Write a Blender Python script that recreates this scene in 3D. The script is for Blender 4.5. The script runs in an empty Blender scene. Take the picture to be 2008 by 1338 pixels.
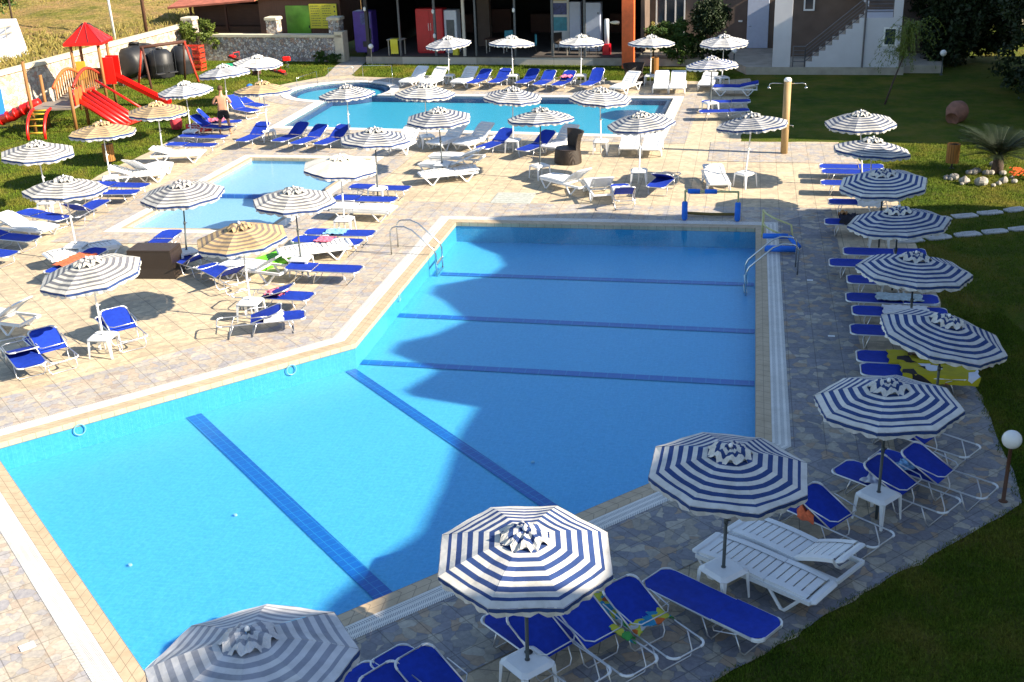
import bpy, bmesh, math, random
import numpy as np
from mathutils import Vector, Matrix
from mathutils.geometry import tessellate_polygon
random.seed(4)
RNG = np.random.default_rng(4)
S = bpy.context.scene
C = bpy.context.collection
R = math.radians

# ------------------------------------------------------------------ camera
cam_data = bpy.data.cameras.new('camera'); cam = bpy.data.objects.new('camera', cam_data); C.objects.link(cam)
cam_data.sensor_width = 36; cam_data.lens = 2262.13/2008*36; cam_data.clip_end = 600; cam_data.clip_start = 0.1
right = Vector((0.99926902, -0.01451609, -0.03536524)); down = Vector((-0.03822848, -0.37944153, -0.92442561)); fwd = Vector((0, 0.92510184, -0.3797191))
m = Matrix.Identity(4)
for i in range(3):
    m[i][0] = right[i]; m[i][1] = -down[i]; m[i][2] = -fwd[i]
m[0][3], m[1][3], m[2][3] = 0, 0, 9.6327
cam.matrix_world = m
S.camera = cam

# ------------------------------------------------------------------ light
SUN_EL, SUN_AZ = 30.0, -20.0          # azimuth measured from +X towards +Y
w = bpy.data.worlds.new('World'); S.world = w; w.use_nodes = True
wn = w.node_tree.nodes; bg = wn['Background']
sky = wn.new('ShaderNodeTexSky'); sky.sky_type = 'NISHITA'; sky.sun_disc = False
sky.sun_elevation = R(SUN_EL); sky.sun_rotation = R(90-SUN_AZ)
sky.air_density = 1.0; sky.dust_density = 0.3; sky.ozone_density = 1.0
w.node_tree.links.new(sky.outputs[0], bg.inputs[0]); bg.inputs[1].default_value = 0.082
sd = bpy.data.lights.new('sun', 'SUN'); sd.energy = 4.6; sd.angle = R(0.5); sd.color = (1.0, 0.87, 0.68)
sun = bpy.data.objects.new('sun', sd); C.objects.link(sun)
sv = Vector((math.cos(R(SUN_EL))*math.cos(R(SUN_AZ)), math.cos(R(SUN_EL))*math.sin(R(SUN_AZ)), math.sin(R(SUN_EL))))
sun.rotation_euler = sv.to_track_quat('Z', 'Y').to_euler()
S.view_settings.view_transform = 'Standard'; S.view_settings.look = 'None'
S.view_settings.exposure = 1.54; S.view_settings.gamma = 1.0
S.render.engine = 'CYCLES'
S.cycles.max_bounces = 6; S.cycles.diffuse_bounces = 3; S.cycles.transparent_max_bounces = 12

# ------------------------------------------------------------------ materials
MATS = {}
class NT:
    def __init__(s, name):
        s.m = bpy.data.materials.new(name); s.m.use_nodes = True
        s.t = s.m.node_tree; s.n = s.t.nodes; s.b = s.n['Principled BSDF']; MATS[name] = s.m
    def add(s, typ, **kw):
        o = s.n.new('ShaderNode'+typ)
        for k, v in kw.items(): setattr(o, k, v)
        return o
    def ln(s, a, b): s.t.links.new(a, b)
    def coords(s, scale=1.0, rot=0.0, out='Object'):
        tc = s.add('TexCoord'); mp = s.add('Mapping')
        sc = scale if isinstance(scale, tuple) else (scale,)*3
        mp.inputs['Scale'].default_value = sc; mp.inputs['Rotation'].default_value = (0, 0, rot)
        s.ln(tc.outputs[out], mp.inputs[0]); return mp.outputs[0]
    def noise(s, v, scale, detail=3, rough=.55):
        o = s.add('TexNoise'); o.inputs['Scale'].default_value = scale; o.inputs['Detail'].default_value = detail
        o.inputs['Roughness'].default_value = rough
        if v is not None: s.ln(v, o.inputs['Vector'])
        return o.outputs['Fac']
    def ramp(s, f, stops, interp='LINEAR'):
        o = s.add('ValToRGB'); e = o.color_ramp; e.interpolation = interp
        while len(e.elements) < len(stops): e.elements.new(.5)
        for el, (p, c) in zip(e.elements, stops):
            el.position = p; el.color = (*c, 1) if len(c) == 3 else c
        s.ln(f, o.inputs[0]); return o.outputs[0]
    def mix(s, f, a, b, mode='MIX'):
        o = s.add('Mix', data_type='RGBA', blend_type=mode)
        for sock, v in ((o.inputs[0], f), (o.inputs[6], a), (o.inputs[7], b)):
            if isinstance(v, (int, float)): sock.default_value = v
            elif isinstance(v, tuple): sock.default_value = (*v, 1)
            else: s.ln(v, sock)
        return o.outputs[2]
    def math(s, op, a, b=0.0, c=0.0):
        o = s.add('Math', operation=op)
        for i, v in enumerate((a, b, c)):
            if isinstance(v, (int, float)): o.inputs[i].default_value = v
            else: s.ln(v, o.inputs[i])
        return o.outputs[0]
    def bump(s, h, strength=.3, dist=.01):
        o = s.add('Bump'); o.inputs['Strength'].default_value = strength; o.inputs['Distance'].default_value = dist
        s.ln(h, o.inputs['Height']); s.ln(o.outputs[0], s.b.inputs['Normal'])
    def col(s, c):
        if isinstance(c, tuple): s.b.inputs['Base Color'].default_value = (*c, 1)
        else: s.ln(c, s.b.inputs['Base Color'])
    def set(s, rough=.6, metal=0.0, spec=.5):
        s.b.inputs['Roughness'].default_value = rough; s.b.inputs['Metallic'].default_value = metal
        s.b.inputs['Specular IOR Level'].default_value = spec

def simple(name, col, rough=.6, metal=0.0, var=.12, vscale=6.0, spec=.5, bump=0.0):
    t = NT(name); v = t.coords(1.0)
    n = t.noise(v, vscale, 4)
    lo = tuple(c*(1-var) for c in col); hi = tuple(min(1, c*(1+var)) for c in col)
    cc = t.ramp(n, [(.3, lo), (.7, hi)])
    if name.startswith(('fabric', 'blue_sling')):       # sun-bleached patches, stains and piece to piece differences
        oi = t.add('ObjectInfo'); st = t.noise(v, 1.7, 5, .7)
        cc = t.mix(1.0, cc, t.ramp(oi.outputs['Random'], [(0, (.80, .81, .84)), (.5, (.95, .95, .95)), (1, (1.10, 1.08, 1.03))]), 'MULTIPLY')
        cc = t.mix(1.0, cc, t.ramp(st, [(.30, (.80, .79, .76)), (.5, (1, 1, 1)), (.72, (1.08, 1.08, 1.1))]), 'MULTIPLY')
        t.bump(t.noise(v, 5.5, 3, .6), .35, .03)
    t.col(cc); t.set(rough, metal, spec)
    if bump: t.bump(t.noise(v, vscale*4, 4), bump, .01)
    return t.m

simple('blue_sling', (.012, .04, .42), .75, var=.1, vscale=20, spec=.25)
simple('blue_sling_sun', (.008, .038, .38), .75, var=.14, vscale=9, spec=.25)
simple('white_plastic', (.72, .74, .76), .38, var=.04)
simple('aluminium', (.62, .63, .65), .32, metal=.85, var=.05)
simple('white_paint', (.78, .78, .76), .45, var=.05)
simple('pole_dark', (.055, .07, .075), .5, var=.15)
simple('pole_white', (.74, .74, .72), .5, var=.06)
simple('fabric_navy', (.030, .062, .19), .8, var=.1, vscale=8, spec=.2)
simple('fabric_white', (.60, .59, .555), .8, var=.06, vscale=7, spec=.2)
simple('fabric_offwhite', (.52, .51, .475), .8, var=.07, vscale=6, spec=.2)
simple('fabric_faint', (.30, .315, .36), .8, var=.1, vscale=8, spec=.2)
simple('fabric_navy_lit', (.085, .105, .165), .8, var=.12, vscale=8, spec=.2)  # navy stripes greyed in the colour to imitate full sun on them
simple('fabric_navy_glare', (.15, .155, .18), .8, var=.12, vscale=8, spec=.2)  # navy stripes greyed further, sun glare put into the colour
simple('fabric_navy_glare2', (.245, .265, .32), .8, var=.12, vscale=6, spec=.2)  # stripe colour with the nearest canopy's shade put in
simple('fabric_shadewhite', (.50, .51, .54), .8, var=.1, vscale=6, spec=.2)  # white with the nearest canopy's shade put into the colour
simple('fabric_tan', (.50, .36, .19), .8, var=.12, vscale=8, spec=.2)
simple('fabric_taupe', (.22, .175, .14), .8, var=.12, vscale=8, spec=.2)
simple('fabric_pale_lit', (.68, .65, .57), .8, var=.05, vscale=8, spec=.2)  # pale all over: sun washing out the stripes, put into the colour
simple('black_rubber', (.02, .02, .022), .6)
simple('steel', (.55, .57, .58), .18, metal=1.0, var=.03)
simple('red_plastic', (.72, .012, .008), .35, var=.08)
simple('red_wood', (.42, .035, .015), .55, var=.25)
simple('yellow_plastic', (.62, .40, .03), .45)
simple('foam_blue', (.01, .15, .66), .7)
simple('goal_pipe', (.52, .50, .22), .45, var=.2)
simple('net_brown', (.14, .10, .025), .8)
simple('terracotta', (.22, .10, .065), .8, var=.25, vscale=5)
simple('roof_tile', (.40, .12, .07), .8, var=.25, vscale=3)
simple('orange_paint', (.70, .13, .03), .6, var=.12)
simple('tank_black', (.016, .017, .02), .5, var=.2)
simple('skin', (.50, .25, .16), .55, var=.1, vscale=6)
simple('shorts_black', (.012, .011, .014), .8)
simple('hair_brown', (.09, .045, .02), .8)
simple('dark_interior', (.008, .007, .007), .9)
simple('dark_metal', (.02, .022, .025), .5)
simple('grey_metal', (.10, .11, .12), .45, metal=.3)
simple('rail_grey', (.12, .115, .12), .5)
simple('brown_wall', (.14, .10, .078), .85, var=.15, vscale=1.5)
simple('white_wall', (.58, .58, .60), .8, var=.06, vscale=1.2)
simple('cream_wall', (.55, .50, .42), .8, var=.1, vscale=1.0)
simple('door_white', (.50, .56, .70), .5, var=.04)
simple('fridge_red', (.50, .008, .02), .3, var=.1, vscale=3)
simple('fridge_white', (.62, .66, .74), .35, var=.05)
simple('glass_dark', (.03, .045, .06), .08, var=.1)
simple('purple_panel', (.06, .03, .26), .4, var=.2, vscale=3)
simple('sign_yellow', (.70, .62, .04), .5, var=.03)
simple('sign_ink', (.05, .05, .05), .6)
simple('door_green', (.16, .40, .03), .35, var=.5, vscale=.8)
simple('lamp_globe', (.82, .82, .80), .25, var=.02)
simple('rust_pole', (.10, .045, .025), .7, var=.2)
simple('stone_cap', (.66, .58, .42), .8, var=.12, vscale=4)
simple('poster_teal', (.05, .32, .42), .4, var=.2)
simple('poster_blue', (.05, .07, .24), .4, var=.5, vscale=8)
simple('flower_orange', (.75, .12, .02), .7)
simple('towel_white', (.70, .70, .72), .9, var=.08, vscale=15)
simple('towel_pink', (.70, .16, .26), .9, var=.5, vscale=14)
simple('towel_red', (.60, .05, .07), .9, var=.4, vscale=10)
simple('towel_lightblue', (.22, .46, .72), .9, var=.4, vscale=14)
simple('towel_orange', (.65, .13, .05), .9, var=.3, vscale=14)
simple('towel_pale', (.42, .50, .52), .9, var=.25, vscale=14)
simple('bag_brown', (.10, .06, .035), .7, var=.3)
simple('bag_dark', (.02, .018, .03), .8, var=.4)
simple('cloth_lilac', (.45, .24, .55), .8, var=.2)
simple('float_green', (.12, .55, .02), .3, var=.15)
simple('toy_green', (.02, .32, .16), .4)
simple('crate_red', (.62, .05, .02), .5, var=.2)
simple('slide_wood', (.36, .17, .05), .65, var=.25, vscale=10)
simple('bark', (.075, .05, .035), .9, var=.4, vscale=12, bump=.5)
simple('concrete', (.40, .36, .29), .85, var=.18, vscale=2, bump=.2)
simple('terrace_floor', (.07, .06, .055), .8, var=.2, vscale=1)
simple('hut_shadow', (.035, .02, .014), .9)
simple('stone_white', (.30, .28, .25), .85, var=.45, vscale=6, bump=.5)
simple('slab_stone', (.42, .42, .42), .85, var=.2, vscale=5, bump=.3)
simple('drain_lid', (.42, .44, .40), .7, var=.2, vscale=9)
simple('lane_rope_white', (.8, .8, .8), .5)

def towel_pattern():
    t = NT('towel_yellow'); v = t.coords(1.0)
    vo = t.add('TexVoronoi'); vo.inputs['Scale'].default_value = 4.5; t.ln(v, vo.inputs['Vector'])
    sp = t.add('SeparateColor'); t.ln(vo.outputs['Color'], sp.inputs[0])
    t.col(t.ramp(sp.outputs[0], [(0, (.40, .34, .01)), (.6, (.02, .015, .02)), (.72, (.6, .62, .7)), (.82, (.3, .03, .02)), (.87, (.36, .31, .015))], 'CONSTANT')); t.set(.9)
towel_pattern()
def towel_multi():
    t = NT('towel_multi'); v = t.coords(1.0)
    vo = t.add('TexVoronoi'); vo.inputs['Scale'].default_value = 9; t.ln(v, vo.inputs['Vector'])
    sp = t.add('SeparateColor'); t.ln(vo.outputs['Color'], sp.inputs[0])
    t.col(t.ramp(sp.outputs[0], [(0, (.02, .25, .45)), (.25, (.5, .5, .05)), (.45, (.55, .12, .02)), (.65, (.05, .3, .06)), (.85, (.5, .5, .5))], 'CONSTANT')); t.set(.9)
towel_multi()

def wood(name, lo, hi, sc=(1, 1, 12), rough=.7):
    t = NT(name); v = t.coords(sc)
    n = t.noise(v, 3, 6, .7); n2 = t.noise(t.coords(1.0), 2, 2)
    t.col(t.mix(t.math('MULTIPLY', n2, .5), t.ramp(n, [(.25, lo), (.75, hi)]), tuple(c*.6 for c in lo))); t.set(rough)
    t.bump(n, .3, .005); return t
wood('wood_slide', (.22, .09, .02), (.42, .20, .06), (8, 8, 1))
wood('wood_bin', (.20, .08, .015), (.52, .24, .05), (14, 14, .6))
wood('wood_post', (.34, .22, .09), (.52, .36, .17), (10, 10, .5))
wood('wood_dark', (.05, .018, .012), (.12, .045, .025), (10, 10, 1))
wood('wood_grey', (.22, .18, .14), (.36, .31, .25), (3, 10, 3))
wood('hut_wood', (.045, .018, .010), (.10, .042, .022), (.6, .6, 9))
wood('hut_planks', (.10, .045, .024), (.20, .09, .05), (7, 7, .3))

def wicker():
    t = NT('wicker'); v = t.coords(1.0)
    w1 = t.add('TexWave', bands_direction='Z'); w1.inputs['Scale'].default_value = 22; t.ln(v, w1.inputs['Vector'])
    w2 = t.add('TexWave', bands_direction='X'); w2.inputs['Scale'].default_value = 16; w2.inputs['Distortion'].default_value = 1; t.ln(v, w2.inputs['Vector'])
    f = t.math('MULTIPLY', w1.outputs['Fac'], w2.outputs['Fac'])
    t.col(t.ramp(f, [(0, (.010, .006, .004)), (1, (.065, .042, .028))])); t.set(.45); t.bump(f, .6, .01)
wicker()

def tiles():
    # pale deck tiles: 0.5 m grid with faint crazing; second one turned to follow the diagonal pool edge
    for name, rot in (('deck_tiles', R(-78.1)), ('deck_tiles_turned', R(-35.1))):
        t = NT(name); v = t.coords(1.0, rot)
        br = t.add('TexBrick', offset=0.0, squash=1.0); t.ln(v, br.inputs['Vector'])
        br.inputs['Scale'].default_value = 1.0; br.inputs['Brick Width'].default_value = .54; br.inputs['Row Height'].default_value = .54
        br.inputs['Mortar Size'].default_value = .0085; br.inputs['Mortar Smooth'].default_value = .1; br.inputs['Bias'].default_value = 0
        br.inputs['Color1'].default_value = (.56, .48, .355, 1); br.inputs['Color2'].default_value = (.51, .435, .32, 1); br.inputs['Mortar'].default_value = (.27, .24, .19, 1)
        vo = t.add('TexVoronoi', feature='DISTANCE_TO_EDGE'); vo.inputs['Scale'].default_value = 7; t.ln(v, vo.inputs['Vector'])
        cr = t.ramp(vo.outputs['Distance'], [(0, (.75, .75, .74)), (.035, (1, 1, 1))])
        vc = t.add('TexVoronoi'); vc.inputs['Scale'].default_value = 7; t.ln(v, vc.inputs['Vector'])
        sp = t.add('SeparateColor'); t.ln(vc.outputs['Color'], sp.inputs[0])
        cell = t.ramp(sp.outputs[0], [(0, (.80, .80, .82)), (1, (1.14, 1.12, 1.06))])
        c = t.mix(.7, br.outputs['Color'], cr, 'MULTIPLY'); c = t.mix(1.0, c, cell, 'MULTIPLY')
        big = t.noise(t.coords(1.0), .35, 5, .6)
        c = t.mix(1.0, c, t.ramp(big, [(.3, (.86, .84, .82)), (.65, (1.06, 1.05, 1.03))]), 'MULTIPLY')
        fine = t.noise(t.coords(1.0), 30, 4, .7)
        c = t.mix(1.0, c, t.ramp(fine, [(.3, (.9, .9, .9)), (.7, (1.08, 1.08, 1.08))]), 'MULTIPLY')
        t.col(c); t.set(.75, spec=.3); t.bump(cr, .25, .004)
tiles()
def paving():
    # crazy paving of tan, rust, grey and slate-blue stone pieces inside square slabs
    for name, rot in (('crazy_paving', R(-78.1)), ('crazy_paving_turned', R(-35.1)), ('slate_shade_paving', R(-78.1)), ('slate_shade_paving_turned', R(-35.1))):
        slate = name.startswith('slate')  # slate copies darker and bluer: the right side's shade put into the stone colour
        t = NT(name); v = t.coords(1.0, rot)
        dn = t.add('TexNoise'); dn.inputs['Scale'].default_value = 5; t.ln(v, dn.inputs['Vector'])
        vv = t.add('VectorMath', operation='MULTIPLY_ADD'); t.ln(dn.outputs['Color'], vv.inputs[0]); vv.inputs[1].default_value = (.12, .12, 0); t.ln(v, vv.inputs[2])
        vo = t.add('TexVoronoi'); vo.inputs['Scale'].default_value = 5.6; t.ln(vv.outputs[0], vo.inputs['Vector'])
        sp = t.add('SeparateColor'); t.ln(vo.outputs['Color'], sp.inputs[0])
        if slate: c = t.ramp(sp.outputs[0], [(0, (.20, .205, .235)), (.2, (.35, .32, .265)), (.34, (.235, .24, .27)), (.5, (.36, .28, .205)), (.6, (.27, .265, .26)), (.74, (.42, .39, .33)), (.86, (.215, .215, .245))], 'CONSTANT')
        else: c = t.ramp(sp.outputs[0], [(0, (.37, .36, .375)), (.12, (.47, .42, .345)), (.34, (.40, .385, .38)), (.48, (.48, .40, .32)), (.6, (.44, .41, .37)), (.72, (.51, .46, .385)), (.94, (.40, .345, .30))], 'CONSTANT')
        ve = t.add('TexVoronoi', feature='DISTANCE_TO_EDGE'); ve.inputs['Scale'].default_value = 5.6; t.ln(vv.outputs[0], ve.inputs['Vector'])
        edge = t.ramp(ve.outputs['Distance'], [(0, (.80, .79, .78)), (.05, (1, 1, 1))])
        br = t.add('TexBrick', offset=0.0); t.ln(v, br.inputs['Vector']); br.inputs['Scale'].default_value = 1
        br.inputs['Brick Width'].default_value = .54; br.inputs['Row Height'].default_value = .54; br.inputs['Mortar Size'].default_value = .008
        br.inputs['Color1'].default_value = (1, 1, 1, 1); br.inputs['Color2'].default_value = (.85, .85, .85, 1); br.inputs['Mortar'].default_value = (.55, .54, .53, 1)
        mot = t.noise(v, 14, 5, .7)
        c = t.mix(1.0, c, edge, 'MULTIPLY'); c = t.mix(1.0, c, br.outputs['Color'], 'MULTIPLY')
        c = t.mix(1.0, c, t.ramp(mot, [(.25, (.72, .72, .76)), (.75, (1.25, 1.22, 1.15))]), 'MULTIPLY')
        t.col(c); t.set(.6, spec=.4); t.bump(edge, .35, .006)
paving()

def grass_mat():
    t = NT('lawn_grass'); v = t.coords(1.0)
    a = t.noise(v, .5, 5, .65); b = t.noise(v, 18, 5, .8); d = t.noise(v, 2.2, 4, .6)
    c = t.ramp(a, [(.32, (.042, .080, .007)), (.5, (.085, .115, .010)), (.66, (.16, .14, .022))])
    c = t.mix(t.ramp(d, [(.45, (0, 0, 0)), (.75, (.6, .6, .6))]), c, (.15, .125, .045))
    c = t.mix(1.0, c, t.ramp(b, [(.25, (.40, .42, .4)), (.75, (1.45, 1.45, 1.35))]), 'MULTIPLY')
    t.col(c); t.set(.95, spec=.1); t.bump(b, 1.0, .05)
    t = NT('grass_blade'); v = t.coords(1.0)
    a = t.noise(v, .5, 5, .65); e = t.noise(v, 25, 2)
    c = t.ramp(a, [(.32, (.055, .105, .008)), (.5, (.10, .145, .012)), (.66, (.19, .175, .03))])
    t.col(t.mix(1.0, c, t.ramp(e, [(.3, (.6, .6, .6)), (.7, (1.3, 1.3, 1.2))]), 'MULTIPLY')); t.set(.8, spec=.15)
    t = NT('dry_field'); v = t.coords(1.0)
    a = t.noise(v, .25, 5, .65); b = t.noise(v, 4, 6, .75)
    c = t.ramp(a, [(.3, (.11, .14, .02)), (.46, (.27, .21, .07)), (.6, (.34, .22, .10)), (.7, (.20, .19, .04))])
    t.col(t.mix(1.0, c, t.ramp(b, [(.25, (.5, .5, .5)), (.75, (1.35, 1.3, 1.25))]), 'MULTIPLY')); t.set(.95, spec=.1); t.bump(b, 1.0, .2)
grass_mat()
def leaf(name, lo, hi):
    t = NT(name); oi = t.add('ObjectInfo'); n = t.noise(t.coords(1.0), 3.0, 3); n2 = t.noise(t.coords(1.0), 22, 1)
    f = t.math('ADD', t.math('MULTIPLY', n, .6), t.math('MULTIPLY', n2, .4))
    t.col(t.ramp(f, [(.35, lo), (.65, hi)])); t.set(.6, spec=.3)
    t.b.inputs['Subsurface Weight'].default_value = 0.0
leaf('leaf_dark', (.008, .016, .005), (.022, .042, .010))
leaf('leaf_mid', (.022, .055, .010), (.07, .12, .02))
leaf('leaf_light', (.06, .10, .012), (.16, .20, .03))
leaf('leaf_palm', (.006, .014, .005), (.022, .036, .012))
leaf('leaf_straw', (.12, .13, .02), (.36, .27, .08))

def rubble(name, scale, cols, mort):
    t = NT(name); v = t.coords(1.0)
    dn = t.add('TexNoise'); dn.inputs['Scale'].default_value = 6; t.ln(v, dn.inputs['Vector'])
    vv = t.add('VectorMath', operation='MULTIPLY_ADD'); t.ln(dn.outputs['Color'], vv.inputs[0]); vv.inputs[1].default_value = (.1, .1, .1); t.ln(v, vv.inputs[2])
    vo = t.add('TexVoronoi'); vo.inputs['Scale'].default_value = scale; t.ln(vv.outputs[0], vo.inputs['Vector'])
    sp = t.add('SeparateColor'); t.ln(vo.outputs['Color'], sp.inputs[0])
    c = t.ramp(sp.outputs[0], [(i/len(cols), k) for i, k in enumerate(cols)], 'CONSTANT')
    ve = t.add('TexVoronoi', feature='DISTANCE_TO_EDGE'); ve.inputs['Scale'].default_value = scale; t.ln(vv.outputs[0], ve.inputs['Vector'])
    e = t.ramp(ve.outputs['Distance'], [(.03, (0, 0, 0)), (.08, (1, 1, 1))])
    t.col(t.mix(e, mort, c)); t.set(.85); t.bump(e, .8, .04)
rubble('rubble_wall', 7.5, [(.46, .44, .42), (.66, .59, .49), (.30, .25, .23), (.52, .36, .27), (.74, .70, .63), (.42, .40, .40)], (.22, .19, .15))
rubble('rubble_pale', 5.0, [(.58, .47, .37), (.64, .57, .47), (.46, .28, .20), (.58, .50, .42), (.38, .31, .26)], (.50, .42, .33))
rubble('plinth_tiles', 2.2, [(.30, .27, .22), (.34, .30, .24), (.27, .25, .21)], (.20, .18, .15))

def grate():
    t = NT('gutter_grate'); v = t.coords((1, 1, 1), 0, 'UV')
    sx = t.add('SeparateXYZ'); t.ln(v, sx.inputs[0])
    fx = t.math('FRACT', t.math('MULTIPLY', sx.outputs[0], 28)); fy = t.math('FRACT', t.math('MULTIPLY', sx.outputs[1], 9.0))
    slot = t.math('MULTIPLY', t.math('GREATER_THAN', fx, .62), t.math('GREATER_THAN', fy, .4))
    n = t.noise(t.coords(1.0), 1.2, 5, .7)
    c = t.mix(slot, t.ramp(n, [(.3, (.58, .56, .50)), (.6, (.74, .72, .67))]), (.20, .21, .23))
    t.col(c); t.set(.5)
    t = NT('pool_coping'); v = t.coords((1, 1, 1), 0, 'UV'); sx = t.add('SeparateXYZ'); t.ln(v, sx.inputs[0])
    fx = t.math('FRACT', t.math('MULTIPLY', sx.outputs[0], 4.0)); fy = t.math('FRACT', t.math('MULTIPLY', sx.outputs[1], 6.6))
    j = t.math('MAXIMUM', t.math('LESS_THAN', fx, .05), t.math('LESS_THAN', fy, .06))
    n = t.noise(t.coords(1.0), 3, 5, .7)
    t.col(t.mix(j, t.ramp(n, [(.3, (.40, .31, .20)), (.7, (.54, .43, .29))]), (.24, .19, .13))); t.set(.6)
    t = NT('coping_white'); n = t.noise(t.coords(1.0), 4, 5, .7)
    t.col(t.ramp(n, [(.3, (.66, .62, .55)), (.7, (.80, .77, .71))])); t.set(.6)
grate()

def pool_tiles(name, c1, c2, grout, size, rot=R(-78.1)):
    t = NT(name); v = t.coords(1.0, rot)
    br = t.add('TexBrick', offset=0.0); t.ln(v, br.inputs['Vector']); br.inputs['Scale'].default_value = 1
    br.inputs['Brick Width'].default_value = size; br.inputs['Row Height'].default_value = size; br.inputs['Mortar Size'].default_value = size*.035
    br.inputs['Color1'].default_value = (*c1, 1); br.inputs['Color2'].default_value = (*c2, 1); br.inputs['Mortar'].default_value = (*grout, 1)
    n = t.noise(t.coords(1.0), 16, 3, .8)
    t.col(t.mix(1.0, br.outputs['Color'], t.ramp(n, [(.34, (.82, .88, .92)), (.66, (1.30, 1.12, 1.07))]), 'MULTIPLY')); t.set(.35)
    if name == 'pool_floor':      # light spreading sideways in the water column softens what falls on the floor
        t.b.inputs['Subsurface Weight'].default_value = 1.0; t.b.inputs['Subsurface Radius'].default_value = (.25, .45, .6); t.b.inputs['Subsurface Scale'].default_value = .5 if name == 'pool_floor' else .05
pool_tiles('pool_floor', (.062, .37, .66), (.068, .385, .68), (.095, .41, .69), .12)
pool_tiles('pool_wall', (.038, .27, .45), (.042, .28, .46), (.055, .30, .48), .12)  # floor tiles darkened in colour to offset the wall's stronger sunlight
pool_tiles('pool_floor_small', (.20, .42, .58), (.21, .43, .59), (.24, .46, .61), .12)
pool_tiles('pool_floor_far', (.045, .33, .50), (.05, .35, .52), (.08, .38, .54), .12)
pool_tiles('pool_line', (.0, .085, .36), (.0, .095, .39), (.02, .22, .48), .17, R(-35.1))
pool_tiles('pool_line_x', (.0, .10, .42), (.0, .11, .44), (.02, .22, .50), .3)
pool_tiles('pool_rim_tile', (.02, .045, .13), (.03, .055, .15), (.05, .08, .16), .1)

def water(name, tint, scale, strength, rough=.02):
    t = NT(name); t.n.remove(t.b); out = t.n['Material Output']
    tr = t.add('BsdfTransparent'); tr.inputs[0].default_value = (*tint, 1)
    gl = t.add('BsdfGlossy'); gl.inputs['Roughness'].default_value = rough
    fr = t.add('Fresnel'); fr.inputs['IOR'].default_value = 1.33
    bp = t.add('Bump'); bp.inputs['Strength'].default_value = strength; bp.inputs['Distance'].default_value = .05
    v = t.coords(1.0)
    h = t.math('ADD', t.noise(v, scale, 3, .6), t.math('MULTIPLY', t.noise(v, scale*4.3, 2, .6), .3))
    t.ln(h, bp.inputs['Height']); t.ln(bp.outputs[0], gl.inputs['Normal']); t.ln(bp.outputs[0], fr.inputs['Normal'])
    mx = t.add('MixShader'); ge = t.add('NewGeometry')
    t.ln(t.math('MULTIPLY', t.math('MULTIPLY', fr.outputs[0], .42), t.math('SUBTRACT', 1.0, ge.outputs['Backfacing'])), mx.inputs[0]); t.ln(tr.outputs[0], mx.inputs[1]); t.ln(gl.outputs[0], mx.inputs[2])
    t.ln(mx.outputs[0], out.inputs[0])
water('water_calm', (.86, .97, 1.0), 2.2, .16)
water('water_small', (.93, .98, 1.0), 2.0, .12)
water('water_rippled', (.80, .96, .98), 3.2, .42)

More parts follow.
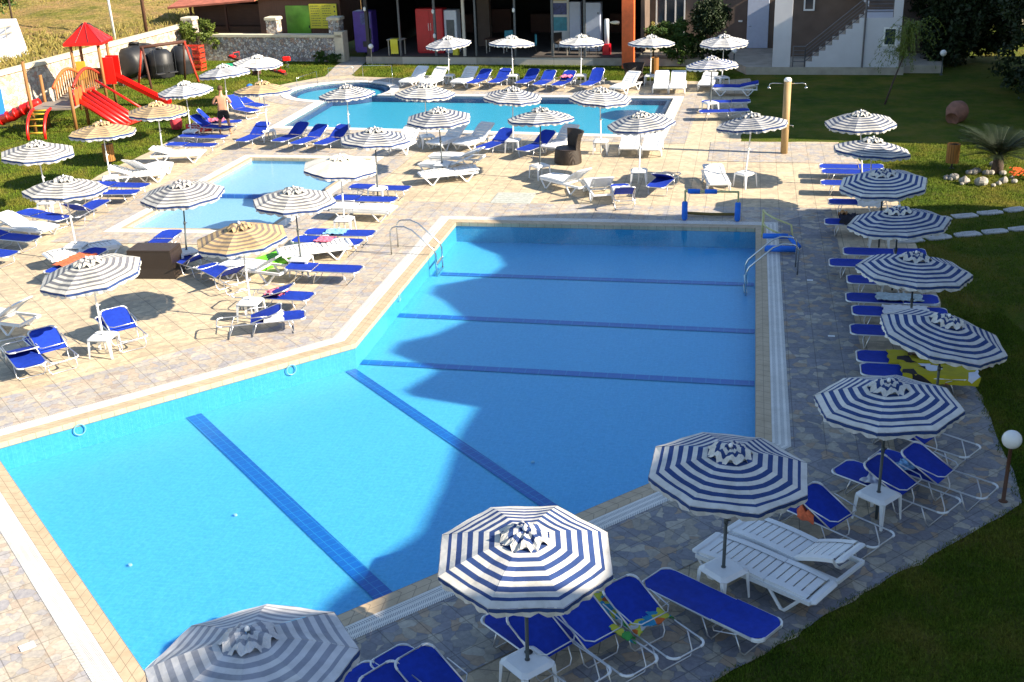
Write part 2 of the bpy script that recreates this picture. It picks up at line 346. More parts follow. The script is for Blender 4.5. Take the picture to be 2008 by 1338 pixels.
# ------------------------------------------------------------------ mesh helpers
class MB:
    def __init__(s): s.v = []; s.f = []; s.mi = []; s.uv = None
    def add(s, vs, fs, mi=0):
        o = len(s.v); s.v += [tuple(p) for p in vs]; s.f += [tuple(i+o for i in f) for f in fs]; s.mi += [mi]*len(fs)
        return s
    def box(s, x0, x1, y0, y1, z0, z1, mi=0, M=None):
        vs = [Vector((x, y, z)) for z in (z0, z1) for y in (y0, y1) for x in (x0, x1)]
        if M is not None: vs = [M @ p for p in vs]
        return s.add(vs, [(0, 2, 3, 1), (4, 5, 7, 6), (0, 1, 5, 4), (2, 6, 7, 3), (0, 4, 6, 2), (1, 3, 7, 5)], mi)
    def rbox(s, x0, x1, y0, y1, z0, z1, b=.02, mi=0, M=None):
        # box with bevelled vertical edges and top rim
        pts = [(x0+b, y0), (x1-b, y0), (x1, y0+b), (x1, y1-b), (x1-b, y1), (x0+b, y1), (x0, y1-b), (x0, y0+b)]
        cx, cy = (x0+x1)/2, (y0+y1)/2
        ins = [(cx+(x-cx)*(1-b*1.0/max(.01, abs(x1-x0)/2)), cy+(y-cy)*(1-b*1.0/max(.01, abs(y1-y0)/2))) for x, y in pts]
        rings = [[(x, y, z0) for x, y in pts], [(x, y, z1-b*.7) for x, y in pts], [(x, y, z1) for x, y in ins]]
        vs = [Vector(p) for r in rings for p in r]
        if M is not None: vs = [M @ p for p in vs]
        fs = [tuple(range(7, -1, -1)), tuple(range(16, 24))]
        for k in range(2):
            for i in range(8):
                j = (i+1) % 8; fs.append((k*8+i, k*8+j, k*8+8+j, k*8+8+i))
        return s.add(vs, fs, mi)
    def tube(s, path, r, n=8, mi=0, cap=True, closed=False):
        path = [Vector(p) for p in path]; L = len(path)
        rs = r if isinstance(r, (list, tuple)) else [r]*L
        rings = []; prev = None
        for i, p in enumerate(path):
            if closed: d = path[(i+1) % L]-path[i-1]
            else: d = path[min(i+1, L-1)]-path[max(i-1, 0)]
            d.normalize()
            a = prev if prev is not None else (Vector((0, 0, 1)) if abs(d.z) < .9 else Vector((1, 0, 0)))
            u = d.cross(a)
            if u.length < 1e-4: u = d.cross(Vector((0, 1, 0)))
            u.normalize(); wv = u.cross(d).normalized(); prev = wv
            rings.append([p+(u*math.cos(2*math.pi*k/n)+wv*math.sin(2*math.pi*k/n))*rs[i] for k in range(n)])
        vs = [q for rg in rings for q in rg]; fs = []
        for i in range(L if closed else L-1):
            a0 = i*n; b0 = ((i+1) % L)*n
            for k in range(n):
                k2 = (k+1) % n; fs.append((a0+k, a0+k2, b0+k2, b0+k))
        if cap and not closed: fs += [tuple(range(n-1, -1, -1)), tuple((L-1)*n+k for k in range(n))]
        return s.add(vs, fs, mi)
    def lathe(s, prof, n=20, c=(0, 0, 0), mi=0, M=None):
        vs = []; 
        for r, z in prof:
            for k in range(n):
                a = 2*math.pi*k/n; p = Vector((c[0]+r*math.cos(a), c[1]+r*math.sin(a), c[2]+z)); vs.append(M @ p if M is not None else p)
        fs = []
        for i in range(len(prof)-1):
            for k in range(n):
                k2 = (k+1) % n; fs.append((i*n+k, i*n+k2, (i+1)*n+k2, (i+1)*n+k))
        fs += [tuple(range(n-1, -1, -1)), tuple((len(prof)-1)*n+k for k in range(n))]
        return s.add(vs, fs, mi)
    def prism(s, poly, z0, z1, mi=0):
        n = len(poly); vs = [(x, y, z0) for x, y in poly]+[(x, y, z1) for x, y in poly]
        return s.add(vs, [tuple(range(n-1, -1, -1)), tuple(range(n, 2*n))]+[(i, (i+1) % n, n+(i+1) % n, n+i) for i in range(n)], mi)
    def grid(s, fn, nu, nv, mi=0):
        vs = [fn(i/nu, j/nv) for j in range(nv+1) for i in range(nu+1)]
        return s.add(vs, [(j*(nu+1)+i, j*(nu+1)+i+1, (j+1)*(nu+1)+i+1, (j+1)*(nu+1)+i) for j in range(nv) for i in range(nu)], mi)
    def mesh(s, name, mats, smooth=False):
        me = bpy.data.meshes.new(name); me.from_pydata(s.v, [], s.f)
        for mm in (mats if isinstance(mats, (list, tuple)) else [mats]): me.materials.append(MATS[mm])
        me.polygons.foreach_set('material_index', s.mi)
        if smooth: me.polygons.foreach_set('use_smooth', [True]*len(s.f))
        me.update(); return me
    def build(s, name, mats, parent=None, smooth=False, loc=None, rz=None):
        o = bpy.data.objects.new(name, s.mesh(name, mats, smooth)); C.objects.link(o); o.parent = parent
        if loc is not None: o.location = loc
        if rz is not None: o.rotation_euler.z = rz
        return o

def tag(o, label=None, cat=None, group=None, kind=None):
    if label: o['label'] = label
    if cat: o['category'] = cat
    if group: o['group'] = group
    if kind: o['kind'] = kind
    return o
def empty(name, loc=(0, 0, 0), rz=0.0, label=None, cat=None, group=None):
    o = bpy.data.objects.new(name, None); C.objects.link(o); o.location = loc; o.rotation_euler.z = rz
    return tag(o, label, cat, group)
KIDS = {}
def copy_tree(o, parent=None):
    c = o.copy(); C.objects.link(c); c.parent = parent
    for ch in list(o.children): copy_tree(ch, c)
    return c
def zrot(a, c=(0, 0, 0)): return Matrix.Translation(c) @ Matrix.Rotation(a, 4, 'Z')
LOUNGERS = [
 ('B', 2.53, 13.01, -46, 0, 'blue lounger lying fully flat, beside the white table at the front'),
 ('B', 1.54, 12.80, -55, 148, 'folded blue lounger with bright beach towel poking out, next to the flat blue one'),
 ('B', 0.89, 12.49, -53, 147, 'folded blue lounger between its two folded neighbours, right of the front umbrella pole'),
 ('B', 0.26, 12.26, -51, 147, 'folded blue lounger directly behind the front umbrella pole and holed table'),
 ('B', -1.10, 11.49, -47, 150, 'blue lounger cut by the bottom edge, its foot end left of the front umbrella'),
 ('B', -1.51, 11.18, -46, 150, 'blue lounger barely showing its foot corner at the bottom edge, beside grey shaded umbrella'),
 ('B', 4.69, 15.11, -50, 147, 'folded blue lounger with orange bottle bag, just right of the slatted white loungers'),
 ('B', 5.97, 15.95, -47, 147, 'folded blue lounger with small white towel, behind the table near the ball lamp'),
 ('B', 6.68, 16.31, -45, 147, 'folded blue lounger with light blue cloth, nearest to the ball lamp post'),
 ('B', 6.94, 17.65, -47, 150, 'folded blue lounger mostly under the umbrella farther up from the ball lamp'),
 ('W', 3.43, 13.89, -44, -4, 'white slatted plastic lounger lying flat beside the front white table'),
 ('W', 3.99, 14.38, -47, 20, 'white slatted plastic lounger with slightly lifted back, under umbrella by the pool corner'),
 ('B', 11.08, 36.20, -14, 0, 'sunlit blue lounger at far end of right column, half hidden by umbrella'),
 ('B', 10.98, 35.54, -14, 0, 'second sunlit blue lounger from the far end of right column'),
 ('B', 10.60, 34.18, -14, 0, 'third sunlit blue lounger of right column, alone before the clothes pile'),
 ('B', 10.26, 32.06, -14, 25, 'blue lounger of right column with white towel over its middle in sunlight'),
 ('B', 9.64, 30.11, -14, 0, 'blue lounger of right column with dark clothes and bag heaped on it'),
 ('B', 9.42, 27.50, -14, 0, 'shaded blue lounger just in front of the white table in right column'),
 ('B', 8.84, 26.67, -14, 0, 'shaded blue lounger sticking out farthest toward the pool in right column'),
 ('B', 8.92, 25.40, -14, 0, 'shaded blue lounger just behind the round-edged white table in right column'),
 ('B', 8.56, 24.21, -14, 0, 'flat blue lounger in right column with long pale towel across its middle'),
 ('B', 8.46, 23.38, -14, 0, 'shaded blue lounger in right column with white towel, beside tilted umbrella'),
 ('B', 8.11, 22.29, -14, 0, 'bare shaded blue lounger peeking out from under the tilted umbrella'),
 ('B', 7.83, 20.88, -14, 0, 'blue lounger in right column covered by folded yellow towel and brown bag'),
 ('B', 7.72, 20.23, -14, 0, 'blue lounger in right column covered by long yellow patterned towel'),
 ('W', 10.22, 50.95, -12, 12, 'white lounger with blue cushion at right end of far pool, raised head right'),
 ('B', 9.21, 47.75, -9, 0, 'flat blue lounger beyond the other, at right end of far pool'),
 ('B', 8.78, 45.84, -5, 0, 'flat blue lounger in front of its twin, at right end of far pool'),
 ('W', 9.34, 52.80, 72, 16, 'white lounger standing between far-right umbrella poles facing the camera'),
 ('W', -4.22, 56.59, 62, 34, 'white lounger at left end of the row behind the far pool'),
 ('W', -3.25, 56.10, 64, 34, 'second white lounger of the row behind the far pool, left of the table'),
 ('W', -1.76, 55.91, 65, 34, 'white lounger right of first table in the row behind the far pool'),
 ('B', -1.07, 55.36, 65, 28, 'blue lounger touching the white one in the row behind the far pool'),
 ('B', -0.09, 55.30, 69, 28, 'dark blue lounger left of second table behind the far pool'),
 ('B', 1.21, 54.86, 66, 28, 'dark blue lounger right of second table behind the far pool'),
 ('B', 1.99, 54.29, 68, 28, 'bright blue lounger in middle of the row behind the far pool'),
 ('B', 2.86, 53.95, 65, 28, 'blue lounger with coloured towel in the row behind the far pool'),
 ('B', 4.18, 53.66, 64, 40, 'blue lounger with highest back, right of third table behind the far pool'),
 ('W', 5.61, 52.76, 56, 34, 'white lounger in front of the dark wicker chair behind the far pool'),
 ('W', 7.18, 52.50, 79, 34, 'left one of two adjoining white loungers behind the far pool'),
 ('W', 7.90, 52.34, 78, 34, 'right one of two adjoining white loungers behind the far pool'),
 ('B', -9.70, 44.50, 71, 28, 'blue lounger at left end of the row before the far pool'),
 ('B', -8.19, 44.21, 64, 28, 'dark blue lounger right of the leftmost table before the far pool'),
 ('B', -7.39, 43.63, 63, 28, 'bright blue lounger, second of three blue ones before the far pool'),
 ('B', -6.49, 43.40, 65, 28, 'blue lounger partly behind the middle umbrella canopy before the far pool'),
 ('W', -3.71, 42.44, 69, 34, 'white lounger half hidden behind umbrella canopy before the far pool'),
 ('W', -2.08, 42.83, 54, 34, 'shaded white lounger right of a table before the far pool'),
 ('W', -1.10, 42.57, 54, 34, 'sunlit white lounger overlapping the shaded one before the far pool'),
 ('B', -0.33, 41.63, 57, 28, 'blue lounger left of the centre table before the far pool'),
 ('B', 1.15, 41.04, 54, 28, 'blue lounger right of the centre table before the far pool'),
 ('W', 2.06, 41.56, 58, 34, 'white lounger behind the brown wicker chair before the far pool'),
 ('W', 4.51, 40.98, 80, 8, 'left one of two white loungers side by side, seen end-on before the far pool'),
 ('W', 5.28, 40.69, 79, 8, 'right one of two white loungers side by side, seen end-on before the far pool'),
 ('W', -1.69, 39.92, -18, 20, 'farthest of three white loungers stacked in a row on the sunny centre deck'),
 ('W', -1.99, 38.67, -27, 24, 'middle of three white loungers, shaded with the table in front of it'),
 ('W', -1.91, 37.66, 15, 2, 'nearest of three white loungers in a row on the sunny centre deck'),
 ('W', 1.94, 35.98, -51, 36, 'white lounger in front of the wicker chair, pointing away to the right'),
 ('W', 2.88, 35.08, -84, 36, 'white lounger seen end-on just left of the towel-covered blue one'),
 ('B', 3.53, 34.17, -90, 30, 'blue lounger with striped towel, seen end-on left of a table'),
 ('B', 4.97, 35.48, 66, 150, 'blue lounger with folded back and upright frame loop, right of the table'),
 ('W', 6.66, 35.70, 87, 10, 'lone white lounger with raised back facing camera, left of rightmost deck table'),
 ('B', -4.01, 35.83, 166, 0, 'farthest of the blue loungers right of the small pool, behind its table'),
 ('B', -4.33, 34.53, 167, 0, 'blue lounger just beyond the slatted white one right of small pool'),
 ('W', -4.30, 33.59, 165, 0, 'white slatted lounger right of the small pool between blue ones'),
 ('B', -4.68, 31.01, 170, 0, 'blue lounger with light blue towel beside the small pool'),
 ('B', -4.93, 30.28, 165, 0, 'blue lounger with pink towel beside the small pool'),
 ('W', -5.24, 29.80, 18, 0, 'white lounger beside the green air mattress, head lifted on right'),
 ('B', -4.71, 27.95, 167, 0, 'empty blue lounger lying flat nearest the pool ladder side'),
 ('B', -5.67, 26.07, 166, 155, 'blue lounger with pink towel and folded back, behind small white table'),
 ('B', -5.67, 24.50, -170, 155, 'blue lounger with white towel and long bare frame, in front of table'),
 ('W', -6.54, 28.42, -24, 30, 'white lounger hidden behind the beige umbrella beside green air mattress'),
 ('B', -7.27, 27.84, -51, 30, 'blue lounger seen end-on between wicker box and beige umbrella'),
 ('B', -9.68, 30.86, 81, 0, 'light blue lounger behind the wicker box, left one of pair'),
 ('B', -8.47, 29.06, -42, 30, 'dark blue lounger behind the wicker box, right one beside table'),
 ('B', -14.08, 34.07, 149, 0, 'flat blue lounger next to white one at left edge by the lawn'),
 ('W', -14.22, 33.06, 156, 22, 'white lounger with raised head at left edge near the lawn'),
 ('B', -14.30, 31.90, 159, 12, 'dark blue lounger cut by left edge, in front of the white one'),
 ('B', -14.39, 30.51, 158, 0, 'blue lounger tip at left edge, nearest of the left edge group'),
 ('B', -12.96, 34.68, -102, 30, 'blue lounger under the striped umbrella edge near the lawn, nearest of three'),
 ('B', -12.86, 36.57, 174, 0, 'middle blue lounger of three near the lawn below white lounger'),
 ('B', -12.76, 37.49, 166, 0, 'far blue lounger of three, directly below the big white lounger'),
 ('W', -12.65, 39.22, -168, 20, 'biggest white lounger near the lawn with raised head left, by the table'),
 ('W', -12.51, 39.80, -117, 36, 'middle white lounger of three on the left deck edge'),
 ('W', -12.02, 42.11, -180, 16, 'white lounger in front of two flat blue ones on left deck edge'),
 ('B', -11.81, 43.30, 168, 0, 'nearer of two flat blue loungers by the left lawn'),
 ('B', -11.70, 44.76, 165, 0, 'farther of two flat blue loungers by the left lawn, below the man'),
 ('B', -11.84, 46.69, 153, 32, 'blue lounger with raised dark back beside the man, nearer one'),
 ('B', -11.76, 47.47, -177, 48, 'blue lounger with raised light back and pink towel, left of the man'),
 ('B', -11.29, 50.23, 135, 42, 'blue lounger with raised back right of the man, nearer one'),
 ('B', -11.10, 51.33, 135, 14, 'blue lounger with raised back under the beige umbrella by round pool'),
 ('W', -11.68, 30.42, -144, 0, 'shaded white lounger behind the left striped umbrella, under the table'),
 ('B', -11.47, 29.30, 69, 4, 'blue lounger with red towel peeping out behind the left striped umbrella'),
 ('B', -8.81, 24.32, -55, 148, 'folded blue lounger on sunny deck right of the left table'),
 ('B', -10.02, 23.24, -52, 148, 'folded blue lounger on sunny deck left of the table, farther of pair'),
 ('B', -10.56, 23.01, 124, 158, 'folded blue lounger at the left edge with foot toward the camera'),
 ('W', -12.03, 25.42, -21, 34, 'white shaded lounger end poking in at left edge of sunny deck'),
]
# kind, x, y, x and y shift of the canopy against the foot, label
PARASOLS = [
 ('b', 0.04, 11.79, 0.02, 0.07, 'navy and white striped parasol over the nearest folded loungers, half sunlit at front centre'),
 ('b', 2.83, 13.66, 0.02, 0.01, 'navy and white striped parasol above the slatted white loungers at the pool corner'),
 ('b', 5.58, 15.54, 0.05, 0.13, 'big shaded navy striped parasol next to the ball lamp'),
 ('b', 7.62, 18.80, -0.17, -0.42, 'navy striped parasol tilted down to the right above the yellow towels'),
 ('b', 8.29, 22.19, -0.20, -0.40, 'shaded navy striped parasol above the round-edged table and pale long towel'),
 ('b', 9.02, 25.54, -0.15, -0.42, 'shaded navy striped parasol at the stepping stones'),
 ('b', 9.70, 28.79, -0.17, -0.42, 'first shaded blue parasol after the sunlit ones in the right column'),
 ('w', 10.56, 32.49, -0.19, -0.41, 'half sunlit parasol second from the far end of the right column'),
 ('w', 11.11, 35.13, -0.15, 0.07, 'sunlit parasol at the far end of the right column by the dark lawn'),
 ('w', 7.56, 35.55, 0.19, 0.25, 'striped parasol beside the shower post on the sunny deck'),
 ('w', 4.30, 36.40, 0.10, 0.35, "tilted striped parasol in front of the far pool's right corner"),
 ('w', 1.14, 37.59, 0.08, 0.24, 'striped parasol beside the brown wicker chair before the far pool'),
 ('w', -2.13, 38.33, -0.04, 0.32, 'striped parasol above the three stacked white loungers on centre deck'),
 ('w', -5.90, 43.75, -0.01, 0.45, 'parasol whose canopy covers the round spa basin'),
 ('w', -2.89, 42.87, 0.01, 0.27, 'parasol between the spa basin one and the centre of the far pool edge'),
 ('w', 0.32, 41.60, 0.04, 0.45, "parasol standing at the middle of the far pool's near edge"),
 ('w', 3.45, 40.89, 0.03, 0.50, "parasol standing at the right part of the far pool's near edge"),
 ('w', -4.04, 35.40, 0.02, 0.27, 'striped parasol between small pool and far pool row of blue loungers'),
 ('p', -4.69, 32.08, -0.01, 0.31, 'palest sunlit parasol over the far corner of the small pool'),
 ('g', -5.39, 28.56, -0.08, 0.42, 'grey striped parasol over the near right side of the small pool'),
 ('g', -8.60, 29.56, 0.04, 0.28, 'grey striped parasol over the near left side of the small pool'),
 ('t', -6.09, 25.41, -0.01, 0.01, 'largest tan parasol, near the green air mattress'),
 ('g', -8.95, 23.54, 0.04, -0.13, 'big grey striped parasol between folded loungers on the near sunny deck'),
 ('g', -11.88, 30.51, -0.13, 0.31, 'grey striped parasol at the left deck edge above flat blue lounger'),
 ('g', -14.36, 35.29, -0.19, 0.41, 'white parasol leftmost in the picture on the lawn edge'),
 ('t', -13.32, 38.25, -0.17, 0.51, 'tan parasol on the lawn in front of the red slide'),
 ('t', -12.65, 42.33, 0.16, -0.41, 'tan parasol on the lawn left of the man'),
 ('f', -12.36, 45.49, -0.08, 0.33, 'white parasol just beyond the tan one left of the man'),
 ('f', -11.78, 49.63, 0.04, 0.02, 'white parasol directly behind the man'),
 ('f', -11.12, 53.35, 0.17, -0.41, 'white parasol on the lawn before the stone wall'),
 ('t', -9.23, 45.02, -0.02, 0.01, 'tan parasol beside the round spa basin'),
 ('f', -2.56, 56.44, 0.05, 0.44, 'first parasol from left in the back row by the restaurant'),
 ('f', 0.53, 55.72, -0.01, 0.31, 'second parasol from left in the back row by the restaurant'),
 ('f', 3.72, 54.99, 0.08, 0.49, 'third parasol from left in the back row by the restaurant'),
 ('f', 6.90, 54.16, 0.08, 0.44, 'back row parasol in front of the orange pillar'),
 ('f', 10.01, 52.99, 0.12, 0.42, 'back row parasol in front of the round dark bush'),
 ('b', 8.47, 47.15, 0.09, 0.44, "parasol at the far pool's right end by the blue-cushioned white lounger"),
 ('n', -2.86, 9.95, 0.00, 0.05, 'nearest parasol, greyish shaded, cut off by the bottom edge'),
]
TABLES = [
 (0.04, 11.79, 'white table with two dark cup holes at the bottom edge'),
 (2.83, 13.66, 'white square table at the pole between flat blue and white slatted loungers'),
 (5.58, 15.54, 'white square table near the ball lamp'),
 (9.02, 25.54, 'white table poking out under the second shaded parasol from stepping stones'),
 (9.70, 28.79, 'white table near the stepping stones in right column'),
 (7.56, 35.55, 'rightmost white table on the sunny deck, near the shower post'),
 (4.30, 36.40, 'white table between two end-on blue loungers'),
 (1.14, 37.59, 'white table beside the brown wicker chair'),
 (-2.13, 38.33, 'shaded white table among the three white loungers'),
 (-2.89, 42.87, 'leftmost white-lounger table before the far pool'),
 (0.32, 41.60, 'centre table between two blue loungers before the far pool'),
 (3.45, 40.89, "table at right part of the far pool's near edge"),
 (-9.23, 45.02, 'white table at left end of the row before the far pool'),
 (-4.04, 35.40, 'white table between blue loungers right of the small pool'),
 (-4.69, 32.08, 'white table in front of the slatted white lounger'),
 (-5.39, 28.56, 'white table under the grey parasol by the green air mattress'),
 (-8.60, 29.56, 'white table right of the brown wicker box'),
 (-6.09, 25.41, 'white table between the two folded towel-covered loungers'),
 (-8.95, 23.54, 'white four-legged table on the near sunny deck by folded loungers'),
 (-11.88, 30.51, 'shaded white table under the grey parasol at the left deck edge'),
 (-14.36, 35.29, 'white table beside the flat blue lounger at the lawn edge'),
 (-13.32, 38.25, 'white table in front of the biggest white lounger'),
 (-12.36, 45.49, 'white table with red bag beside it, left of the man'),
 (-2.56, 56.44, 'first table from left in back row behind far pool'),
 (0.53, 55.72, 'second table from left in back row behind far pool'),
 (3.72, 54.99, 'third table from left in back row behind far pool'),
 (6.90, 54.16, 'table beside the dark wicker chair behind the far pool'),
 (10.01, 52.99, 'table at right end of the back row, between white loungers'),
 (8.47, 47.15, "white table beside the flat blue loungers at the far pool's right end"),
]

# ------------------------------------------------------------------ ground, deck, pools
def inter(a, b, c, d):
    a, b, c, d = map(np.array, (a, b, c, d)); M_ = np.array([b-a, -(d-c)], float).T
    t = np.linalg.solve(M_, c-a); return tuple(a+(b-a)*t[0])
PA, PB = (-1.53, 32.82), (6.98, 31.09)
PC = inter((6.98, 31.09), (4.35, 18.58), (2.15, 16.86), (-2.76, 13.39))
PD = inter((2.15, 16.86), (-2.76, 13.39), (-4.89, 12.27), (-9.34, 18.60))
PE = inter((-4.89, 12.27), (-9.34, 18.60), (-9.65, 19.39), (-3.48, 23.64))
PF = (-3.48, 23.64)
BIG = [PA, PF, PE, PD, PC, PB]                     # counter-clockwise
SMALL = [(-9.37, 42.23), (-11.49, 33.56), (-7.14, 32.78), (-4.97, 41.25)]
spa_c, spa_r = (-7.75, 55.75), 2.40
FBL, FBR, FTR = (-9.23, 47.85), (5.72, 43.42), (7.48, 50.69)
FTL = inter(FTR, (-5.26, 54.09), FBL, (-8.12, 53.28))
def arc(c, r, a0, a1, n): return [(c[0]+r*math.cos(a0+(a1-a0)*i/n), c[1]+r*math.sin(a0+(a1-a0)*i/n)) for i in range(n+1)]
def on_circle(p, q):                                # where segment p->q enters the spa circle
    p, q = np.array(p), np.array(q); d = q-p; f = p-np.array(spa_c)
    a_, b_, c_ = d@d, 2*f@d, f@f-spa_r**2; t = (-b_-math.sqrt(b_*b_-4*a_*c_))/(2*a_); return p+d*t
e1 = on_circle(FTR, FTL); e2 = on_circle(FBL, FTL)
a1_ = math.atan2(e1[1]-spa_c[1], e1[0]-spa_c[0]); a2_ = math.atan2(e2[1]-spa_c[1], e2[0]-spa_c[0])
if a2_ < a1_: a2_ += 2*math.pi
FAR = [FBL, FBR, FTR]+arc(spa_c, spa_r, a1_, a2_, 40)
def area(p): return sum(p[i][0]*p[(i+1) % len(p)][1]-p[(i+1) % len(p)][0]*p[i][1] for i in range(len(p)))/2
def ccw(p): return p if area(p) > 0 else p[::-1]
BIG, SMALL, FAR = ccw(BIG), ccw(SMALL), ccw(FAR)
def offset(poly, d):
    n = len(poly); out = []
    for i in range(n):
        p0, p1, p2 = (np.array(poly[(i+k) % n], float) for k in (-1, 0, 1))
        u = (p1-p0)/np.linalg.norm(p1-p0); v = (p2-p1)/np.linalg.norm(p2-p1)
        nu = np.array([u[1], -u[0]]); nv = np.array([v[1], -v[0]])
        b = nu+nv; k = 1+nu@nv
        out.append(tuple(p1+b/max(k, .35)*d))
    return out
def sheet(name, outline, holes, z, material, kind='structure', label=None):
    loops = [[Vector((x, y, 0)) for x, y in lp] for lp in [outline]+holes]
    tris = tessellate_polygon(loops); pts = [p for lp in loops for p in lp]
    b = MB(); b.add([(p.x, p.y, z) for p in pts], tris)
    o = b.build(name, material)
    me = o.data; bm = bmesh.new(); bm.from_mesh(me); bmesh.ops.recalc_face_normals(bm, faces=bm.faces)
    if sum(f.normal.z*f.calc_area() for f in bm.faces) < 0: bmesh.ops.reverse_faces(bm, faces=bm.faces)
    bm.to_mesh(me); bm.free()
    return tag(o, label, None, None, kind)
holes = [offset(BIG, .05), offset(SMALL, .05), offset(FAR, .05)]
lawn = sheet('lawn', [(-24, -20), (60, -20), (60, 160), (-24, 160)], holes, 0.0, 'lawn_grass')
EDGE = [(-2.0, 8.6), (.6, 10.5), (2.36, 11.84), (3.15, 12.36), (4.11, 13.1), (4.82, 13.64), (5.82, 14.3), (6.68, 14.91), (8.01, 15.84), (8.1, 16.3), (8.29, 16.9), (8.42, 17.7), (8.6, 18.47),
        (8.87, 19.79), (9.24, 21.6), (9.75, 24.2), (10.83, 29.47), (11.4, 32.0), (11.9, 34.5), (12.05, 36.24), (12.05, 39.3), (12.05, 41.2), (8.68, 41.93), (9.6, 45.7), (11.0, 51.5), (11.54, 53.5), (11.7, 55.0)]
BACK = [(9.6, 54.6), (7.4, 55.2), (4.0, 56.2), (.5, 57.2), (-2.5, 58.0), (-5.2, 58.9), (-7.5, 59.9), (-7.75, 60.4), (-9.1, 60.3), (-10.83, 58.5), (-11.7, 57.3), (-12.24, 55.3), (-12.3, 52.3), (-12.6, 49.4), (-13.22, 46.68), (-13.68, 43.9), (-14.42, 40.9), (-14.68, 38.15), (-15.3, 36.2), (-16.3, 35.3), (-18.5, 33.0), (-23, 29)]
def jag(pts, step, amp):
    out = []
    for p, q in zip(pts, pts[1:]):
        n = max(1, int(math.dist(p, q)/step))
        for i in range(n):
            t = i/n; out.append((p[0]+(q[0]-p[0])*t+random.uniform(-amp, amp), p[1]+(q[1]-p[1])*t+random.uniform(-amp, amp)))
    return out+[pts[-1]]
EJ = jag(EDGE, .28, .05); BJ = jag(BACK, .5, .03)
deck_outline = EJ+BJ+[(-23, 3), (-8, 3)]
sheet('pool_deck', deck_outline, holes, .008, 'deck_tiles')
# tiles turned to follow the diagonal edge on the near left
sheet('turned_deck', [PF, (-4.6, 27.3), (-9.2, 31.6), (-13.5, 32.2), (-22.5, 28.5), (-22.5, 4), (-8, 4), (-4.5, 9)] + [PD], [], .0) if False else None
def band(name, poly, d0, d1, z, material):
    return sheet(name, offset(poly, d1), [offset(poly, d0)], z, material)
left_turn = [PF, (-3.9, 26.2), (-6.0, 27.6), (-7.8, 31.2), (-22.4, 30.5), (-22.4, 18.2), offset(BIG, .0)[BIG.index(PE)], ]
sheet('turned_deck', left_turn, [], .012, 'deck_tiles_turned')
# crazy paving: around the big pool, split so it follows each edge's direction
i_of = {k: BIG.index(p) for k, p in zip('ABCDEF', (PA, PB, PC, PD, PE, PF))}
O1, O2 = offset(BIG, .5), offset(BIG, 2.15)
def strip(name, ks, z, material, A_=O1, B_=O2):
    idx = [i_of[k] for k in ks]; sheet(name, [A_[i] for i in idx]+[B_[i] for i in idx[::-1]], [], z, material)
O3 = offset(BIG, 2.35)
strip('paving_band_side', 'BAF', .016, 'crazy_paving', O1, O2)
strip('paving_band_right', 'CB', .017, 'slate_shade_paving', O1, O2)
strip('paving_band_diagonal', 'FED', .016, 'crazy_paving_turned', O1, O2)
strip('paving_band_front', 'DC', .017, 'slate_shade_paving_turned', O1, O2)
# wide stone border along the grass edge at lower right
ins = [(x-1.0 if y < 30 else x-.5, y+(.9 if y < 16.5 else .0)) for x, y in EDGE[1:16]]
sheet('paving_border', jag(EDGE[1:16], .28, .02)+ins[::-1], [], .02, 'slate_shade_paving_turned')
sheet('paving_corner', [O3[i_of['C']], (4.95, 14.7), (5.9, 15.3), (7.3, 16.4), (7.6, 18.6), (7.0, 19.5)], [], .018, 'slate_shade_paving_turned')
band('paving_band_small', SMALL, .4, 1.5, .02, 'crazy_paving')
band('paving_band_far', FAR, .4, 1.25, .016, 'crazy_paving')
sheet('paving_strip', [(8.9, 38.6), (11.9, 37.9), (11.95, 41.0), (8.75, 41.8), (7.6, 42.0), (7.0, 39.1)], [], .02, 'crazy_paving')
sheet('terrace_path', [(-7.75, 60.3), (-9.1, 60.2), (-9.0, 63.5), (-8.6, 66.8), (-7.3, 66.4), (-7.55, 63.4)], [], .014, 'crazy_paving')

def ribbon(name, poly, d0, d1, z0, z1, material, kind='structure'):
    a, b = offset(poly, d0), offset(poly, d1); n = len(poly); g = MB(); uvs = []
    s = 0
    for i in range(n):
        j = (i+1) % n; L_ = math.dist(poly[i], poly[j])
        g.add([(*a[i], z1), (*a[j], z1), (*b[j], z1), (*b[i], z1)], [(0, 3, 2, 1)]); uvs += [(s, 0), (s, d1-d0), (s+L_, d1-d0), (s+L_, 0)]
        g.add([(*a[i], z0), (*a[j], z0), (*a[j], z1), (*a[i], z1)], [(0, 3, 2, 1)]); uvs += [(s, 0), (s, .1), (s+L_, .1), (s+L_, 0)]
        g.add([(*b[i], z0), (*b[j], z0), (*b[j], z1), (*b[i], z1)], [(0, 1, 2, 3)]); uvs += [(s, 0), (s+L_, 0), (s+L_, .1), (s, .1)]
        s += L_
    o = g.build(name, material); ul = o.data.uv_layers.new(name='UVMap')
    for k, uv in enumerate(uvs): ul.data[k].uv = uv
    return tag(o, None, None, None, kind)
def basin(name, poly, depth, floor_mat, wall_mat=None):
    n = len(poly); g = MB()
    top = [(*p, .0) for p in poly]; bot = [(*p, -depth) for p in poly]
    for i in range(n):
        j = (i+1) % n; g.add([top[i], top[j], bot[j], bot[i]], [(0, 3, 2, 1)], 1)
    tris = tessellate_polygon([[Vector((*p, 0)) for p in poly]]); g.add(bot, tris, 0)
    o = g.build(name, [floor_mat, wall_mat or floor_mat]); return tag(o, None, None, None, 'structure')
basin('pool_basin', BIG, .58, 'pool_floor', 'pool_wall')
ribbon('pool_coping', BIG, -.02, .27, -.10, .026, 'pool_coping')
ribbon('pool_gutter', BIG, .272, .60, -.03, .022, 'gutter_grate')
tag(sheet('pool_water', offset(BIG, -.005), [], -.012, 'water_calm'), kind='structure')
